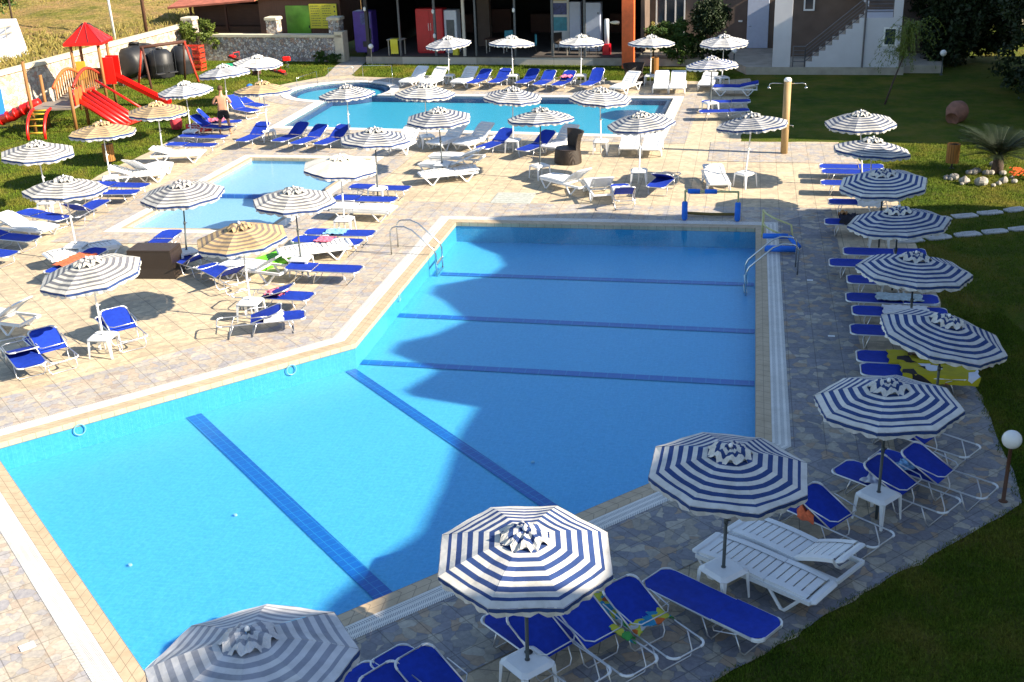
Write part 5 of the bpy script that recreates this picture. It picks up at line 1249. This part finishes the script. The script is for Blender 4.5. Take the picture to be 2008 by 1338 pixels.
for s in (-1, 1):
    M = Matrix.Rotation(R(8), 4, 'Y'); MB().rbox(s*1.9-.18, s*1.9+.18, -.14, .14, .56, .63, .04, M=M).build('seat', 'red_plastic', t); MB().tube([M @ Vector((s*1.6, -.2, .55)), M @ Vector((s*1.6, -.2, .85)), M @ Vector((s*1.6, .2, .85)), M @ Vector((s*1.6, .2, .55))], .02, 6).build('handle', 'red_plastic', t, True)
t = empty('spring_rider', (-11.6, 63.6, 0), 0, 'small red spring rider toy beyond the white parasol', 'spring rider'); MB().tube([(.1*math.cos(i), .1*math.sin(i), .03*i) for i in range(14)], .02, 5).build('spring', 'grey_metal', t, True); MB().rbox(-.22, .22, -.09, .09, .40, .62, .06).build('body', 'red_plastic', t)

# ------------------------------------------------------------------ swing
t = empty('swing_frame', (-17.0, 59.7, 0), R(42), 'brown wooden swing frame with two leg pairs in front of the tanks', 'swing')
MB().tube([(-1.25, 0, 2.0), (1.25, 0, 2.0)], .085, 10).build('crossbar', 'wood_dark', t, True)
for sx in (-1, 1):
    for sy in (-1, 1): MB().tube([(sx*1.15, sy*.04, 2.02), (sx*1.3, sy*.72, 0)], .06, 8).build('leg', 'wood_dark' if sx*sy > 0 else 'red_wood', t, True)
for s in (-.35, .35):
    g = MB(); g.tube([(s-.2, 0, 1.95), (s-.2, .05, .6)], .008, 4); g.tube([(s+.2, 0, 1.95), (s+.2, .05, .6)], .008, 4); ch = g.build('chain', 'grey_metal', t); MB().box(s-.22, s+.22, -.08, .15, .55, .6).build('seat', 'black_rubber', t)
# ------------------------------------------------------------------ playground tower
pg = empty('playground_tower', (-18.3, 50.6, 0), 0, 'red and wooden playground tower with roof, slide, bridge and climbing tubes', 'playground')
def pw(x, y): return (x+18.3, y-50.6)
TC = Vector((*pw(-18.75, 54.0), 0)); LC = Vector((*pw(-18.7, 49.0), 0)); ax = (TC-LC).normalized(); ay = Vector((-ax.y, ax.x, 0)); PA_ = math.atan2(ax.y, ax.x)
ht = .62
tcor = [TC+ax*a*ht+ay*b*ht for a in (-1, 1) for b in (-1, 1)]
for p in tcor: MB().tube([p, p+Vector((0, 0, 3.05))], .07, 10).build('post', 'wood_slide', pg, True)
lcor = [LC+ax*a*.8+ay*b*.85 for a in (-1, 1) for b in (-1, 1)]
for p, h in zip(lcor, (1.9, 3.0, 1.9, 2.2)): MB().tube([p, p+Vector((0, 0, h))], .07, 10).build('post', 'wood_slide', pg, True)
MR = Matrix.Translation(TC) @ Matrix.Rotation(PA_, 4, 'Z'); MLc = Matrix.Translation(LC) @ Matrix.Rotation(PA_, 4, 'Z')
g = MB(); r_ = .86; g.add([MR @ Vector(p) for p in [(-r_, -r_, 3.02), (r_, -r_, 3.02), (r_, r_, 3.02), (-r_, r_, 3.02), (0, 0, 3.85), (-r_, -r_, 2.9), (r_, -r_, 2.9), (r_, r_, 2.9), (-r_, r_, 2.9)]], [(0, 1, 4), (1, 2, 4), (2, 3, 4), (3, 0, 4), (0, 5, 6, 1), (1, 6, 7, 2), (2, 7, 8, 3), (3, 8, 5, 0), (5, 8, 7, 6)]); rf = g.build('roof', 'red_plastic', pg)
g = MB()
for a in range(4):
    for f in (.33, .66, 0):
        c0 = Vector((-r_, -r_, 3.05)).lerp(Vector((r_, -r_, 3.05)), f); g.tube([MR @ (Matrix.Rotation(a*math.pi/2, 4, 'Z') @ c0), MR @ (Matrix.Rotation(a*math.pi/2, 4, 'Z') @ Vector((c0.x*.12, -.12, 3.80)))], .014, 4)
g.build('roof_seam', 'dark_metal', rf)
MB().box(-ht, ht, -ht, ht, 1.12, 1.2, M=MR).build('tower_deck', 'wood_grey', pg); MB().box(-.85, .85, -.9, .9, .98, 1.06, M=MLc).build('platform_deck', 'wood_grey', pg)
for sgn in (1,): MB().box(-ht, ht, ht-.03, ht+.03, 1.2, 1.9, M=MR).build('side_panel', 'wood_slide', pg)
MB().box(-ht-.03, -ht+.03, .1, ht-.1, 1.2, 2.2, M=MR).build('side_panel', 'yellow_plastic', pg); MB().box(ht-.03, ht+.03, -ht, ht, 1.2, 1.7, M=MR).build('side_panel', 'wood_slide', pg); MB().box(-.1, .35, -ht-.1, -ht-.04, 1.2, 2.2, M=MR).build('side_panel', 'red_plastic', pg)
# arched bridge between platform and tower
bl = (TC-LC).length-.8-ht
MBr = Matrix.Translation(LC+ax*.85) @ Matrix.Rotation(PA_, 4, 'Z')
for s in (-1, 1):
    g = MB(); g.tube([MBr @ Vector((bl*i/10, s*.42, 1.62+.5*math.sin(math.pi*i/10))) for i in range(11)], .07, 8); g.build('arch_rail', 'red_wood' if s < 0 else 'orange_paint', pg, True)
    g = MB()
    for i in range(1, 12): x = bl*i/12; g.box(x-.055, x+.055, s*.42-.015, s*.42+.015, 1.02, 1.60+.5*math.sin(math.pi*i/12), M=MBr)
    g.build('rail_boards', 'wood_slide', pg)
g = MB()
for i in range(12): g.box(bl*i/12, bl*(i+.8)/12, -.4, .4, 1.02+.12*math.sin(math.pi*(i+.5)/12), 1.06+.12*math.sin(math.pi*(i+.5)/12), M=MBr)
g.build('bridge_deck', 'wood_grey', pg)
# straight slide from the tower towards the right
MS = Matrix.Translation(TC) @ Matrix.Rotation(R(-5), 4, 'Z')
def slide(u, v, w_=.26, z0=1.32, L_=2.6):
    x = .8+u*L_; z = z0*(1-min(1, u*1.08))**1.0+.12; y = (v-.5)*2*w_; e = abs(v-.5)*2
    return MS @ Vector((x, y, z+(.20 if e > .88 else 0)))
g = MB(); g.grid(slide, 14, 16); g.grid(lambda u, v: slide(u, v)-Vector((0, 0, .03)), 14, 16); g.build('slide', 'red_plastic', pg)
g = MB()
for s in (-1, 1): g.box(.55, 1.15, s*.33-.035, s*.33+.035, 1.1, 2.3, M=MS)
g.box(.58, .64, -.3, .3, 1.2, 2.25, M=MS); g.build('slide_entry_panel', 'red_plastic', pg)
# sloping climbing tubes from the platform to the grass
MT = Matrix.Translation(LC+ax*.7-ay*.8) @ Matrix.Rotation(R(-18), 4, 'Z')
for k in range(5):
    y = .75-k*.34
    MB().tube([MT @ Vector((0, y, 1.35)), MT @ Vector((2.15, y, .12))], .10, 10).build('climbing_tube', 'red_plastic', pg, True)
MB().tube([MT @ Vector((2.1, -.75, .12)), MT @ Vector((2.1, .9, .12))], .06, 8).build('foot_rail', 'red_wood', pg, True); MB().tube([MT @ Vector((.0, -.75, 1.45)), MT @ Vector((.0, .9, 1.45))], .06, 8).build('top_rail', 'red_wood', pg, True)
MB().tube([MT @ Vector((0, 1.05, 1.75)), MT @ Vector((2.2, 1.05, .55))], .05, 8).build('hand_rail', 'red_plastic', pg, True)
# curved red ladder on the left side
g = MB()
for s in (-.35, .35): g.tube([MLc @ Vector((-.85-1.15*math.sin(R(a)), .4+s, 1.05*math.cos(R(a))+.02)) for a in range(0, 91, 15)], .06, 8)
g.build('curved_ladder', 'red_plastic', pg, True)
for a in range(10, 90, 16): MB().tube([MLc @ Vector((-.85-1.15*math.sin(R(a)), .05, 1.05*math.cos(R(a)))), MLc @ Vector((-.85-1.15*math.sin(R(a)), .75, 1.05*math.cos(R(a))))], .03, 6).build('rung', 'yellow_plastic', pg, True)
g = MB(); g.tube([MLc @ Vector((.3, .9, 1.15)), MLc @ Vector((.4, 1.5, .95)), MLc @ Vector((.5, 2.2, .55)), MLc @ Vector((.6, 3.0, .4))], [.16, .2, .2, .2], 12)
for k in range(5): g.tube([MLc @ Vector((.4+.05*k, 1.3+k*.36, .98-.14*k)), MLc @ Vector((.4+.05*k, 1.38+k*.36, .95-.14*k))], .24, 12)
g.build('tube_slide', 'red_plastic', pg, True)
MB().box(-.5, .5, -.9, -.86, 1.06, 1.7, M=MLc).build('side_panel', 'orange_paint', pg)
for x in (-.5, .0, .5): MB().tube([MLc @ Vector((x, -.88, 1.06)), MLc @ Vector((x, -.88, 1.75))], .03, 6).build('baluster', 'red_plastic', pg, True)
# small stone-clad hutch and blue board at left edge
g = MB(); g.add([(-.9, 0, 0), (.9, 0, 0), (.9, 0, .8), (0, 0, 1.75), (-.9, 0, .8), (-.9, .5, 0), (.9, .5, 0), (.9, .5, .8), (0, .5, 1.75), (-.9, .5, .8)], [(0, 1, 2, 3, 4), (9, 8, 7, 6, 5), (0, 5, 6, 1), (1, 6, 7, 2), (2, 7, 8, 3), (3, 8, 9, 4), (4, 9, 5, 0)]); tag(g.build('stone_hutch', 'rubble_wall', loc=(-22.6, 53.6, 0), rz=R(70)), 'grey stone clad pointed hutch against the garden wall', 'hutch')
t = empty('blue_board', (-22.2, 51.0, 0), R(80), 'bright blue upright board at the left edge of the lawn', 'board'); MB().rbox(-1.4, .55, -.06, .06, .1, 1.5, .04).build('panel', 'foam_blue', t); MB().box(-.9, -.8, -.05, .05, 0, .1).build('foot', 'dark_metal', t)

# ------------------------------------------------------------------ clay pot, stepping stones, palm bed
t = empty('clay_pot', (17.35, 43.9, .38), 0, 'large round terracotta jar lying on its side on the dark lawn', 'clay pot'); g = MB(); M = Matrix.Rotation(R(-40), 4, 'Z') @ Matrix.Rotation(R(112), 4, 'X')
g.lathe([(.12, -.42), (.28, -.36), (.40, -.15), (.42, .05), (.34, .28), (.22, .40), (.20, .44), (.26, .50), (.24, .50), (.17, .42)], 26, M=M); g.build('body', 'terracotta', t, True)
def slab(x, y, rz, k):
    g = MB(); pts = [(-.36, -.15), (-.1, -.19), (.34, -.17), (.38, .0), (.34, .17), (0, .19), (-.33, .16), (-.39, .02)]
    pts = [(a*random.uniform(.88, 1.08), b*random.uniform(.85, 1.12)) for a, b in pts]; g.prism(pts, 0, .035)
    return g.build('stepping_stone', 'slab_stone', loc=(x, y, .006), rz=rz)
rowA = [(12.2+i*.80, 31.28+i*.21) for i in range(7)]; rowB = [(10.75+i*.82, 29.42+i*.17) for i in range(8)]
ordn = ('first', 'second', 'third', 'fourth', 'fifth', 'sixth', 'seventh', 'eighth')
for i, (x, y) in enumerate(rowA): tag(slab(x, y, R(14+random.uniform(-5, 5)), i), 'pale stepping stone in the farther row on the shaded grass, %s from the deck' % ordn[i], 'stepping stone', 'stepping stones crossing the grass')
for i, (x, y) in enumerate(rowB): tag(slab(x, y, R(10+random.uniform(-5, 5)), i), 'pale stepping stone in the nearer row on the shaded grass, %s from the deck' % ordn[i], 'stepping stone', 'stepping stones crossing the grass')
palm = empty('sago_palm', (15.75, 36.1, 0), 0, 'low sago palm with spiky fronds in the flower bed', 'palm')
g = MB(); g.tube([(0, 0, 0), (.03, 0, .3), (0, 0, .55)], [.20, .17, .15], 12); g.build('trunk', 'bark', palm, True)
g = MB()
for k in range(70):
    a = random.uniform(0, 2*math.pi); L_ = random.uniform(.9, 1.4); up = random.uniform(.25, 1.25); pts = []
    for i in range(13):
        s = i/12; r_ = L_*s; z = .55+up*r_*(1-.45*s)-.25*s*s*L_*max(0, .8-up); pts.append(Vector((r_*math.cos(a), r_*math.sin(a), z)))
    side = Vector((-math.sin(a), math.cos(a), 0))
    for i in range(2, 12):
        for f in (0, .33, .66):
            p = pts[i].lerp(pts[min(12, i+1)], f); wl = .24*math.sin(math.pi*(i+f)/13)+.04; d_ = (pts[min(12, i+1)]-pts[i]).normalized()
            for s in (-1, 1):
                tip = p+side*s*wl+d_*wl*.55+Vector((0, 0, .05)); g.add([p, p+d_*.02, tip], [(0, 1, 2)])
    g.tube(pts, .009, 3)
g.build('frond', 'leaf_palm', palm)['kind'] = 'stuff'
def rock(x, y, r_, lab):
    g = MB(); n = 9; ph = random.random()*6
    g.grid(lambda u, v: (r_*math.sin(math.pi*v)*math.cos(2*math.pi*u)*(1+.22*math.sin(3*2*math.pi*u+ph)), r_*math.sin(math.pi*v)*math.sin(2*math.pi*u)*(1+.2*math.cos(2*2*math.pi*u+ph)), r_*.55-r_*.75*math.cos(math.pi*v)*(1+.16*math.sin(2*math.pi*u*2+ph)+.1*math.sin(11*v+7*u*6.28))), 9, 6)
    return tag(g.build('bed_stone', 'stone_white', loc=(x, y, 0)), lab, 'stone', 'pale stones edging the palm bed')
rl = ['pale edging stone at the left tip of the palm bed', 'grey round edging stone in front of the palm bed', 'big pale stone at the near left of the bed', 'white stone under the palm fronds', 'pale stone behind the orange flowers', 'white stone in front of the orange flowers']
for (x, y, r_), lab in zip(((14.15, 35.5, .15), (14.3, 35.0, .17), (14.7, 34.7, .2), (15.5, 34.9, .14), (16.0, 37.0, .13), (16.35, 35.1, .13)), rl): rock(x, y, r_, lab)
for k in range(22):
    a = random.uniform(0, 6.28); rr = random.uniform(.9, 1.35); rock(14.95+rr*math.cos(a)*.8, 35.4+rr*math.sin(a)*.7, random.uniform(.06, .12), None)['label'] = 'small pale stone among those ringing the palm bed'
g = MB()
for k in range(260):
    x, y = random.uniform(15.9, 18.2), random.uniform(35.1, 35.6); z = random.uniform(.1, .3); r_ = .05
    g.add([(x-r_, y, z), (x+r_, y, z+.02), (x, y+r_, z+.04), (x, y-r_, z+.03)], [(0, 1, 2), (0, 3, 1)])
tag(g.build('orange_flowers', 'flower_orange'), 'low orange flowers in the bed right of the palm', 'flowers', None, 'stuff')

# ------------------------------------------------------------------ trees and shrubs
def leaf_cloud(blobs, n, size, flat=.5, seed=1):
    rg = np.random.default_rng(seed); tot = sum(b[3]*b[4]*b[5] for b in blobs); vs = []; fs = []
    for (cx, cy, cz, rx, ry, rz) in blobs:
        m_ = int(n*rx*ry*rz/tot)
        clump = rg.normal(size=(max(6, m_//60), 3)); clump /= np.linalg.norm(clump, axis=1)[:, None]; clump *= rg.uniform(.55, 1.0, (len(clump), 1))**.6
        ci = rg.integers(0, len(clump), m_); p = clump[ci]+rg.normal(size=(m_, 3))*.14
        p = p*np.array([rx, ry, rz])+np.array([cx, cy, cz])
        nrm = rg.normal(size=(m_, 3)); nrm /= np.linalg.norm(nrm, axis=1)[:, None]; t1 = np.cross(nrm, rg.normal(size=(m_, 3))); t1 /= np.linalg.norm(t1, axis=1)[:, None]; t2 = np.cross(nrm, t1)
        s = size*rg.uniform(.6, 1.4, (m_, 1)); q = np.stack([p-t1*s, p+t2*s*flat, p+t1*s, p-t2*s*flat], 1).reshape(-1, 3)
        o = len(vs); vs += [tuple(v) for v in q]; fs += [(o+4*i, o+4*i+1, o+4*i+2, o+4*i+3) for i in range(m_)]
    g = MB(); g.v = vs; g.f = fs; g.mi = [0]*len(fs); return g
def tree(name, x, y, z0, h, blobs, mat_, n, size, lab, cat='tree', tr=.12, group=None, seed=1, limbs=4):
    t = empty(name, (x, y, z0), 0, lab, cat, group); g = MB(); top = min(b[2] for b in blobs)
    g.tube([(0, 0, 0), (.05*h/3, 0, h*.3), (-.03*h/3, .03, h*.6)], [tr, tr*.75, tr*.5], 9)
    rr = random.Random(seed)
    for k in range(limbs):
        b = blobs[k % len(blobs)]; g.tube([(0, 0, h*rr.uniform(.25, .5)), (b[0]*.5, b[1]*.5, (h*.4+b[2])/2), (b[0]+rr.uniform(-.2, .2), b[1]+rr.uniform(-.2, .2), b[2]+b[5]*.3)], [tr*.5, tr*.3, tr*.12], 6)
    g.build('trunk', 'bark', t, True); leaf_cloud(blobs, n, size, seed=seed).build('crown', mat_, t); return t
def rblobs(n, rx, ry, z0, z1, br, seed):
    rr = random.Random(seed); return [(rr.uniform(-rx, rx), rr.uniform(-ry, ry), rr.uniform(z0, z1), br*rr.uniform(.7, 1.2), br*rr.uniform(.7, 1.2), br*rr.uniform(.7, 1.1)) for _ in range(n)]
tree('round_bush', 10.45, 58.9, .36, 2.6, [(0, 0, 2.05, .85, .8, .85), (.2, .1, 2.3, .6, .6, .6), (-.3, 0, 1.7, .6, .6, .5)], 'leaf_dark', 9000, .07, 'dark clipped round bush on a short trunk before the glass door', 'bush', .07, seed=3)
tree('shrub', 8.9, 59.4, .36, 1.6, rblobs(9, .9, .4, .4, 1.5, .6, 5), 'leaf_mid', 9000, .08, 'leafy green shrub left of the round bush', 'bush', .05, seed=5)
tree('shrub', 10.3, 58.7, .36, .6, rblobs(8, 1.3, .2, .15, .5, .32, 6), 'leaf_dark', 5000, .06, 'low dark hedge at the foot of the round bush', 'bush', .03, seed=6)
tree('shrub', 7.8, 60.2, .36, 1.5, rblobs(5, .4, .3, .7, 1.5, .35, 7), 'leaf_straw', 2500, .07, 'yellowish potted shrub beside the orange pillar', 'bush', .04, seed=7)
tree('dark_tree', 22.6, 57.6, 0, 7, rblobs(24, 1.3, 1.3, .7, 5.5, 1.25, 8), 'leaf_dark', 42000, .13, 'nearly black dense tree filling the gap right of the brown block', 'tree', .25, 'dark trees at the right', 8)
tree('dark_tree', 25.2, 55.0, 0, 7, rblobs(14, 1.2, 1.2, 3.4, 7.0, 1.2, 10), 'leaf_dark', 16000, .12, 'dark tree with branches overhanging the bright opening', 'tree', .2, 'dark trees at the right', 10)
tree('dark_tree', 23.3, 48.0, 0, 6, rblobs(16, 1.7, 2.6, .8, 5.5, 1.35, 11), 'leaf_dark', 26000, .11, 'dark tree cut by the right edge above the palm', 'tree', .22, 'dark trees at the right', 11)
tree('field_tree', -30.2, 70.5, 1.7, 4.5, rblobs(10, 1.6, 1.4, 1.8, 4.2, 1.2, 12), 'leaf_mid', 14000, .12, 'green leafy tree at the top left corner in the field', 'tree', .15, seed=12)
tree('climbing_shrub', -17.2, 67.2, .6, 1.5, rblobs(8, .9, .3, .3, 1.3, .42, 13), 'leaf_light', 5500, .07, 'bright green climber growing over the rubble wall corner', 'bush', .04, seed=13)
tree('shrub', -9.6, 64.8, 0, .5, rblobs(6, .5, .25, .1, .45, .3, 14), 'leaf_mid', 2500, .06, 'small green shrub at the right foot of the rubble wall', 'bush', .03, seed=14)
# slender weeping tree
t = empty('weeping_tree', (15.8, 47.7, 0), 0, 'slender young tree with drooping light green twigs on the dark lawn', 'tree')
top = Vector((1.25, .8, 3.0)); MB().tube([(0, 0, 0), (.3, .1, .9), (.75, .4, 1.9), tuple(top)], [.045, .035, .028, .015], 7).build('trunk', 'bark', t, True)
g = MB(); rr = random.Random(3)
for k in range(70):
    a = rr.uniform(0, 6.28); L_ = rr.uniform(.4, 1.4); s0 = Vector((.6, .3, 1.6)).lerp(top, rr.random()); pts = [s0+Vector((L_*i/7*math.cos(a), L_*i/7*math.sin(a), .55*math.sin(math.pi*.8*i/7)-.55*(i/7)**2)) for i in range(8)]
    g.tube(pts, .006, 3)
    for i in range(1, 8):
        for q in range(7):
            p = pts[i]+Vector([rr.uniform(-.07, .07) for _ in range(3)]); d_ = Vector([rr.uniform(-1, 1), rr.uniform(-1, 1), rr.uniform(-1.3, .2)]).normalized()*.11; s_ = d_.cross(Vector((0, 0, 1))).normalized()*.018
            g.add([p, p+d_*.5+s_, p+d_, p+d_*.5-s_], [(0, 1, 2, 3)])
g.build('crown', 'leaf_light', t)

# ------------------------------------------------------------------ grass blades (near lawn, edges)
def blades(name, polys, n, h, label, seed, mat_='grass_blade'):
    rg = np.random.default_rng(seed); P_ = []
    for (x0, x1, y0, y1, test) in polys:
        q = rg.uniform((x0, y0), (x1, y1), (n*3, 2)); q = q[[test(a, b) for a, b in q]][:n]; P_.append(q)
    p = np.concatenate(P_); m_ = len(p); a = rg.uniform(0, 2*np.pi, m_); hh = h*rg.uniform(.5, 1.3, m_); wd = h*.16
    lean = rg.normal(size=(m_, 2))*h*.35; z = np.zeros(m_)
    v0 = np.stack([p[:, 0]-wd*np.cos(a), p[:, 1]-wd*np.sin(a), z], 1); v1 = np.stack([p[:, 0]+wd*np.cos(a), p[:, 1]+wd*np.sin(a), z], 1); v2 = np.stack([p[:, 0]+lean[:, 0], p[:, 1]+lean[:, 1], hh], 1)
    g = MB(); g.v = [tuple(r_) for r_ in np.stack([v0, v1, v2], 1).reshape(-1, 3)]; g.f = [(3*i, 3*i+1, 3*i+2) for i in range(m_)]; g.mi = [0]*m_
    return tag(g.build(name, mat_), label, 'grass', None, 'stuff')
def xe(y):
    for (x0, y0), (x1, y1) in zip(EDGE, EDGE[1:]):
        if y0 <= y <= y1: return x0+(x1-x0)*(y-y0)/max(1e-6, y1-y0)
    return 12.0
blades('grass', [(1.5, 11, 9.5, 24, lambda x, y: x > xe(y)-.07-.05*math.sin(y*9))], 110000, .055, 'short dark green grass along the lower right deck edge', 1)
blades('grass', [(10, 19, 24, 41, lambda x, y: x > xe(y)+.02 and y < 40.5)], 60000, .06, 'short grass around the palm bed and stepping stones', 2)
def in_poly(x, y, poly):
    c = False; n = len(poly)
    for i in range(n):
        (x0, y0), (x1, y1) = poly[i], poly[i-1]
        if (y0 > y) != (y1 > y) and x < (x1-x0)*(y-y0)/(y1-y0)+x0: c = not c
    return c
LW = [(-24, 38), (-16.3, 35.3)]+[p for p in BACK[::-1]][2:14]+[(-9.2, 65.0), (-18, 67.5)]
blades('grass', [(-24, -8.5, 34, 68, lambda x, y: in_poly(x, y, LW))], 70000, .08, 'sunlit yellowish green lawn grass around the playground', 3)
LB = [(-7.4, 60.2), (-5.2, 59.0), (-2.5, 58.1), (.5, 57.3), (4.0, 56.3), (7.4, 55.3), (11.5, 55.2), (11.6, 56.0), (6.9, 59.7), (-7.2, 63.8)]
blades('grass', [(-7.5, 12, 54, 64, lambda x, y: in_poly(x, y, LB))], 40000, .08, 'sunlit grass strip between the back row and the terrace', 4)
def field_z(x, y): d = max(0, (-24.6+(y-46)*.276 if y < 68 else -18.5+(y-68)*.35)-x); return 1.72+d*.035+max(0, y-95)*.02
rg = np.random.default_rng(5); g = MB(); q = rg.uniform((-50, 50), (-15, 110), (16000, 2))
for x, y in q:
    xw = -24.6+(y-46)*.276 if y < 68 else -18.5+(y-68)*.35
    if x > xw-.1: continue
    z = field_z(x, y); h = rg.uniform(.06, .24)*(1.3 if xw-x < 4 else .8)
    for k in range(4):
        a = rg.uniform(0, 6.28); dx, dy = .16*math.cos(a), .16*math.sin(a); g.add([(x-dx*.4, y-dy*.4, z-.2), (x+dx*.4, y+dy*.4, z-.2), (x+dx*1.4+rg.normal()*.1, y+dy*1.4, z+h)], [(0, 1, 2)])
tag(g.build('dry_grass', 'leaf_straw'), 'dry straw coloured weeds covering the field behind the wall', 'grass', None, 'stuff')

# ------------------------------------------------------------------ the man by the loungers
man = empty('person', (-11.28, 46.63, .012), 0, 'bare-backed man in black shorts standing with his back to the camera', 'person')
fwdp = R(100)        # direction he faces
Mm = Matrix.Rotation(fwdp-R(90), 4, 'Z'); sc = 1.04
V = []; E_ = []; Rr = []
def vtx(x, y, z, r_, p=None):
    V.append(Mm @ Vector((x*sc, y*sc, z*sc))); Rr.append(r_ if isinstance(r_, tuple) else (r_, r_)); i = len(V)-1
    if p is not None: E_.append((p, i))
    return i
pel = vtx(0, 0, .98, (.175, .13)); wst = vtx(0, -.01, 1.14, (.165, .125), pel); che = vtx(0, -.01, 1.36, (.18, .125), wst); nek0 = vtx(0, .0, 1.53, (.10, .08), che); nek = vtx(0, .03, 1.60, (.06, .06), nek0)
hd = vtx(0, .05, 1.70, (.082, .095), nek); hd2 = vtx(0, .05, 1.80, (.075, .09), hd); vtx(0, .13, 1.69, .028, hd)
for s in (-1, 1):
    hp = vtx(s*.10, 0, .90, .105, pel); kn = vtx(s*.16, .03, .50, .065, hp); cf = vtx(s*.18, -.0, .36, .062, kn); an = vtx(s*.20, -.02, .09, .038, cf); ft = vtx(s*.21, .03, .04, .042, an); vtx(s*.24, .18, .03, .032, ft)
    sh = vtx(s*.20, .0, 1.46, .07, che); el = vtx(s*.34, .02, 1.24, .048, sh); wr = vtx(s*.26, .26, 1.18, .032, el); pm = vtx(s*.23, .34, 1.20, (.042, .024), wr)
    for q in range(4): f1 = vtx(s*(.23-.03+q*.021), .40+.012*(q in (1, 2)), 1.195-.005*q, .010, pm); vtx(s*(.21-.03+q*.021), .445+.01*(q in (1, 2)), 1.17, .009, f1)
    th_ = vtx(s*.18, .35, 1.215, .011, pm); vtx(s*.16, .39, 1.20, .010, th_)
def skin_obj(name, V, E_, Rr, mat_, root_i, parent, lv=2):
    me = bpy.data.meshes.new(name); me.from_pydata([tuple(v) for v in V], E_, []); me.update(); o = bpy.data.objects.new(name, me); C.objects.link(o); o.parent = parent
    md = o.modifiers.new('skin', 'SKIN'); md.use_smooth_shade = True; sb = o.modifiers.new('sub', 'SUBSURF'); sb.levels = lv; sb.render_levels = lv
    for i, sv_ in enumerate(me.skin_vertices[0].data): sv_.radius = Rr[i]; sv_.use_root = (i == root_i)
    me.materials.append(MATS[mat_]); return o
skin_obj('body', V, E_, Rr, 'skin', 0, man)
V2 = [V[0]+Vector((0, 0, .08)), V[0]]; R2 = [(.175, .13), (.19, .145)]; E2 = [(0, 1)]
for s in (-1, 1): V2 += [Mm @ Vector((s*.11, .0, .88)), Mm @ Vector((s*.145, .02, .62))]; R2 += [(.13, .13), (.125, .125)]; n_ = len(V2); E2 += [(1, n_-2), (n_-2, n_-1)]
skin_obj('shorts', V2, E2, R2, 'shorts_black', 0, man, 1)
g = MB(); hc = Mm @ Vector((0, .035*sc, 1.785*sc)); g.lathe([(.02, .12), (.07, .10), (.10, .045), (.105, -.02), (.088, -.06)], 16, tuple(hc)); g.build('hair', 'hair_brown', man, True)
hp_ = Mm @ Vector((0, .145*sc, 1.72*sc)); g = MB(); g.lathe([(1e-3, -.02), (.012, 0), (1e-3, .02)], 8, tuple(hp_)); g.build('nose', 'skin', man, True)
# distant sunny corner between the trees
tag(MB().box(-3.0, 3.5, -.15, .15, 0, .5).build('low_wall', 'stone_cap', loc=(29.6, 69.6, 0), rz=R(-12)), 'distant low sunlit wall between the dark trees', 'wall')
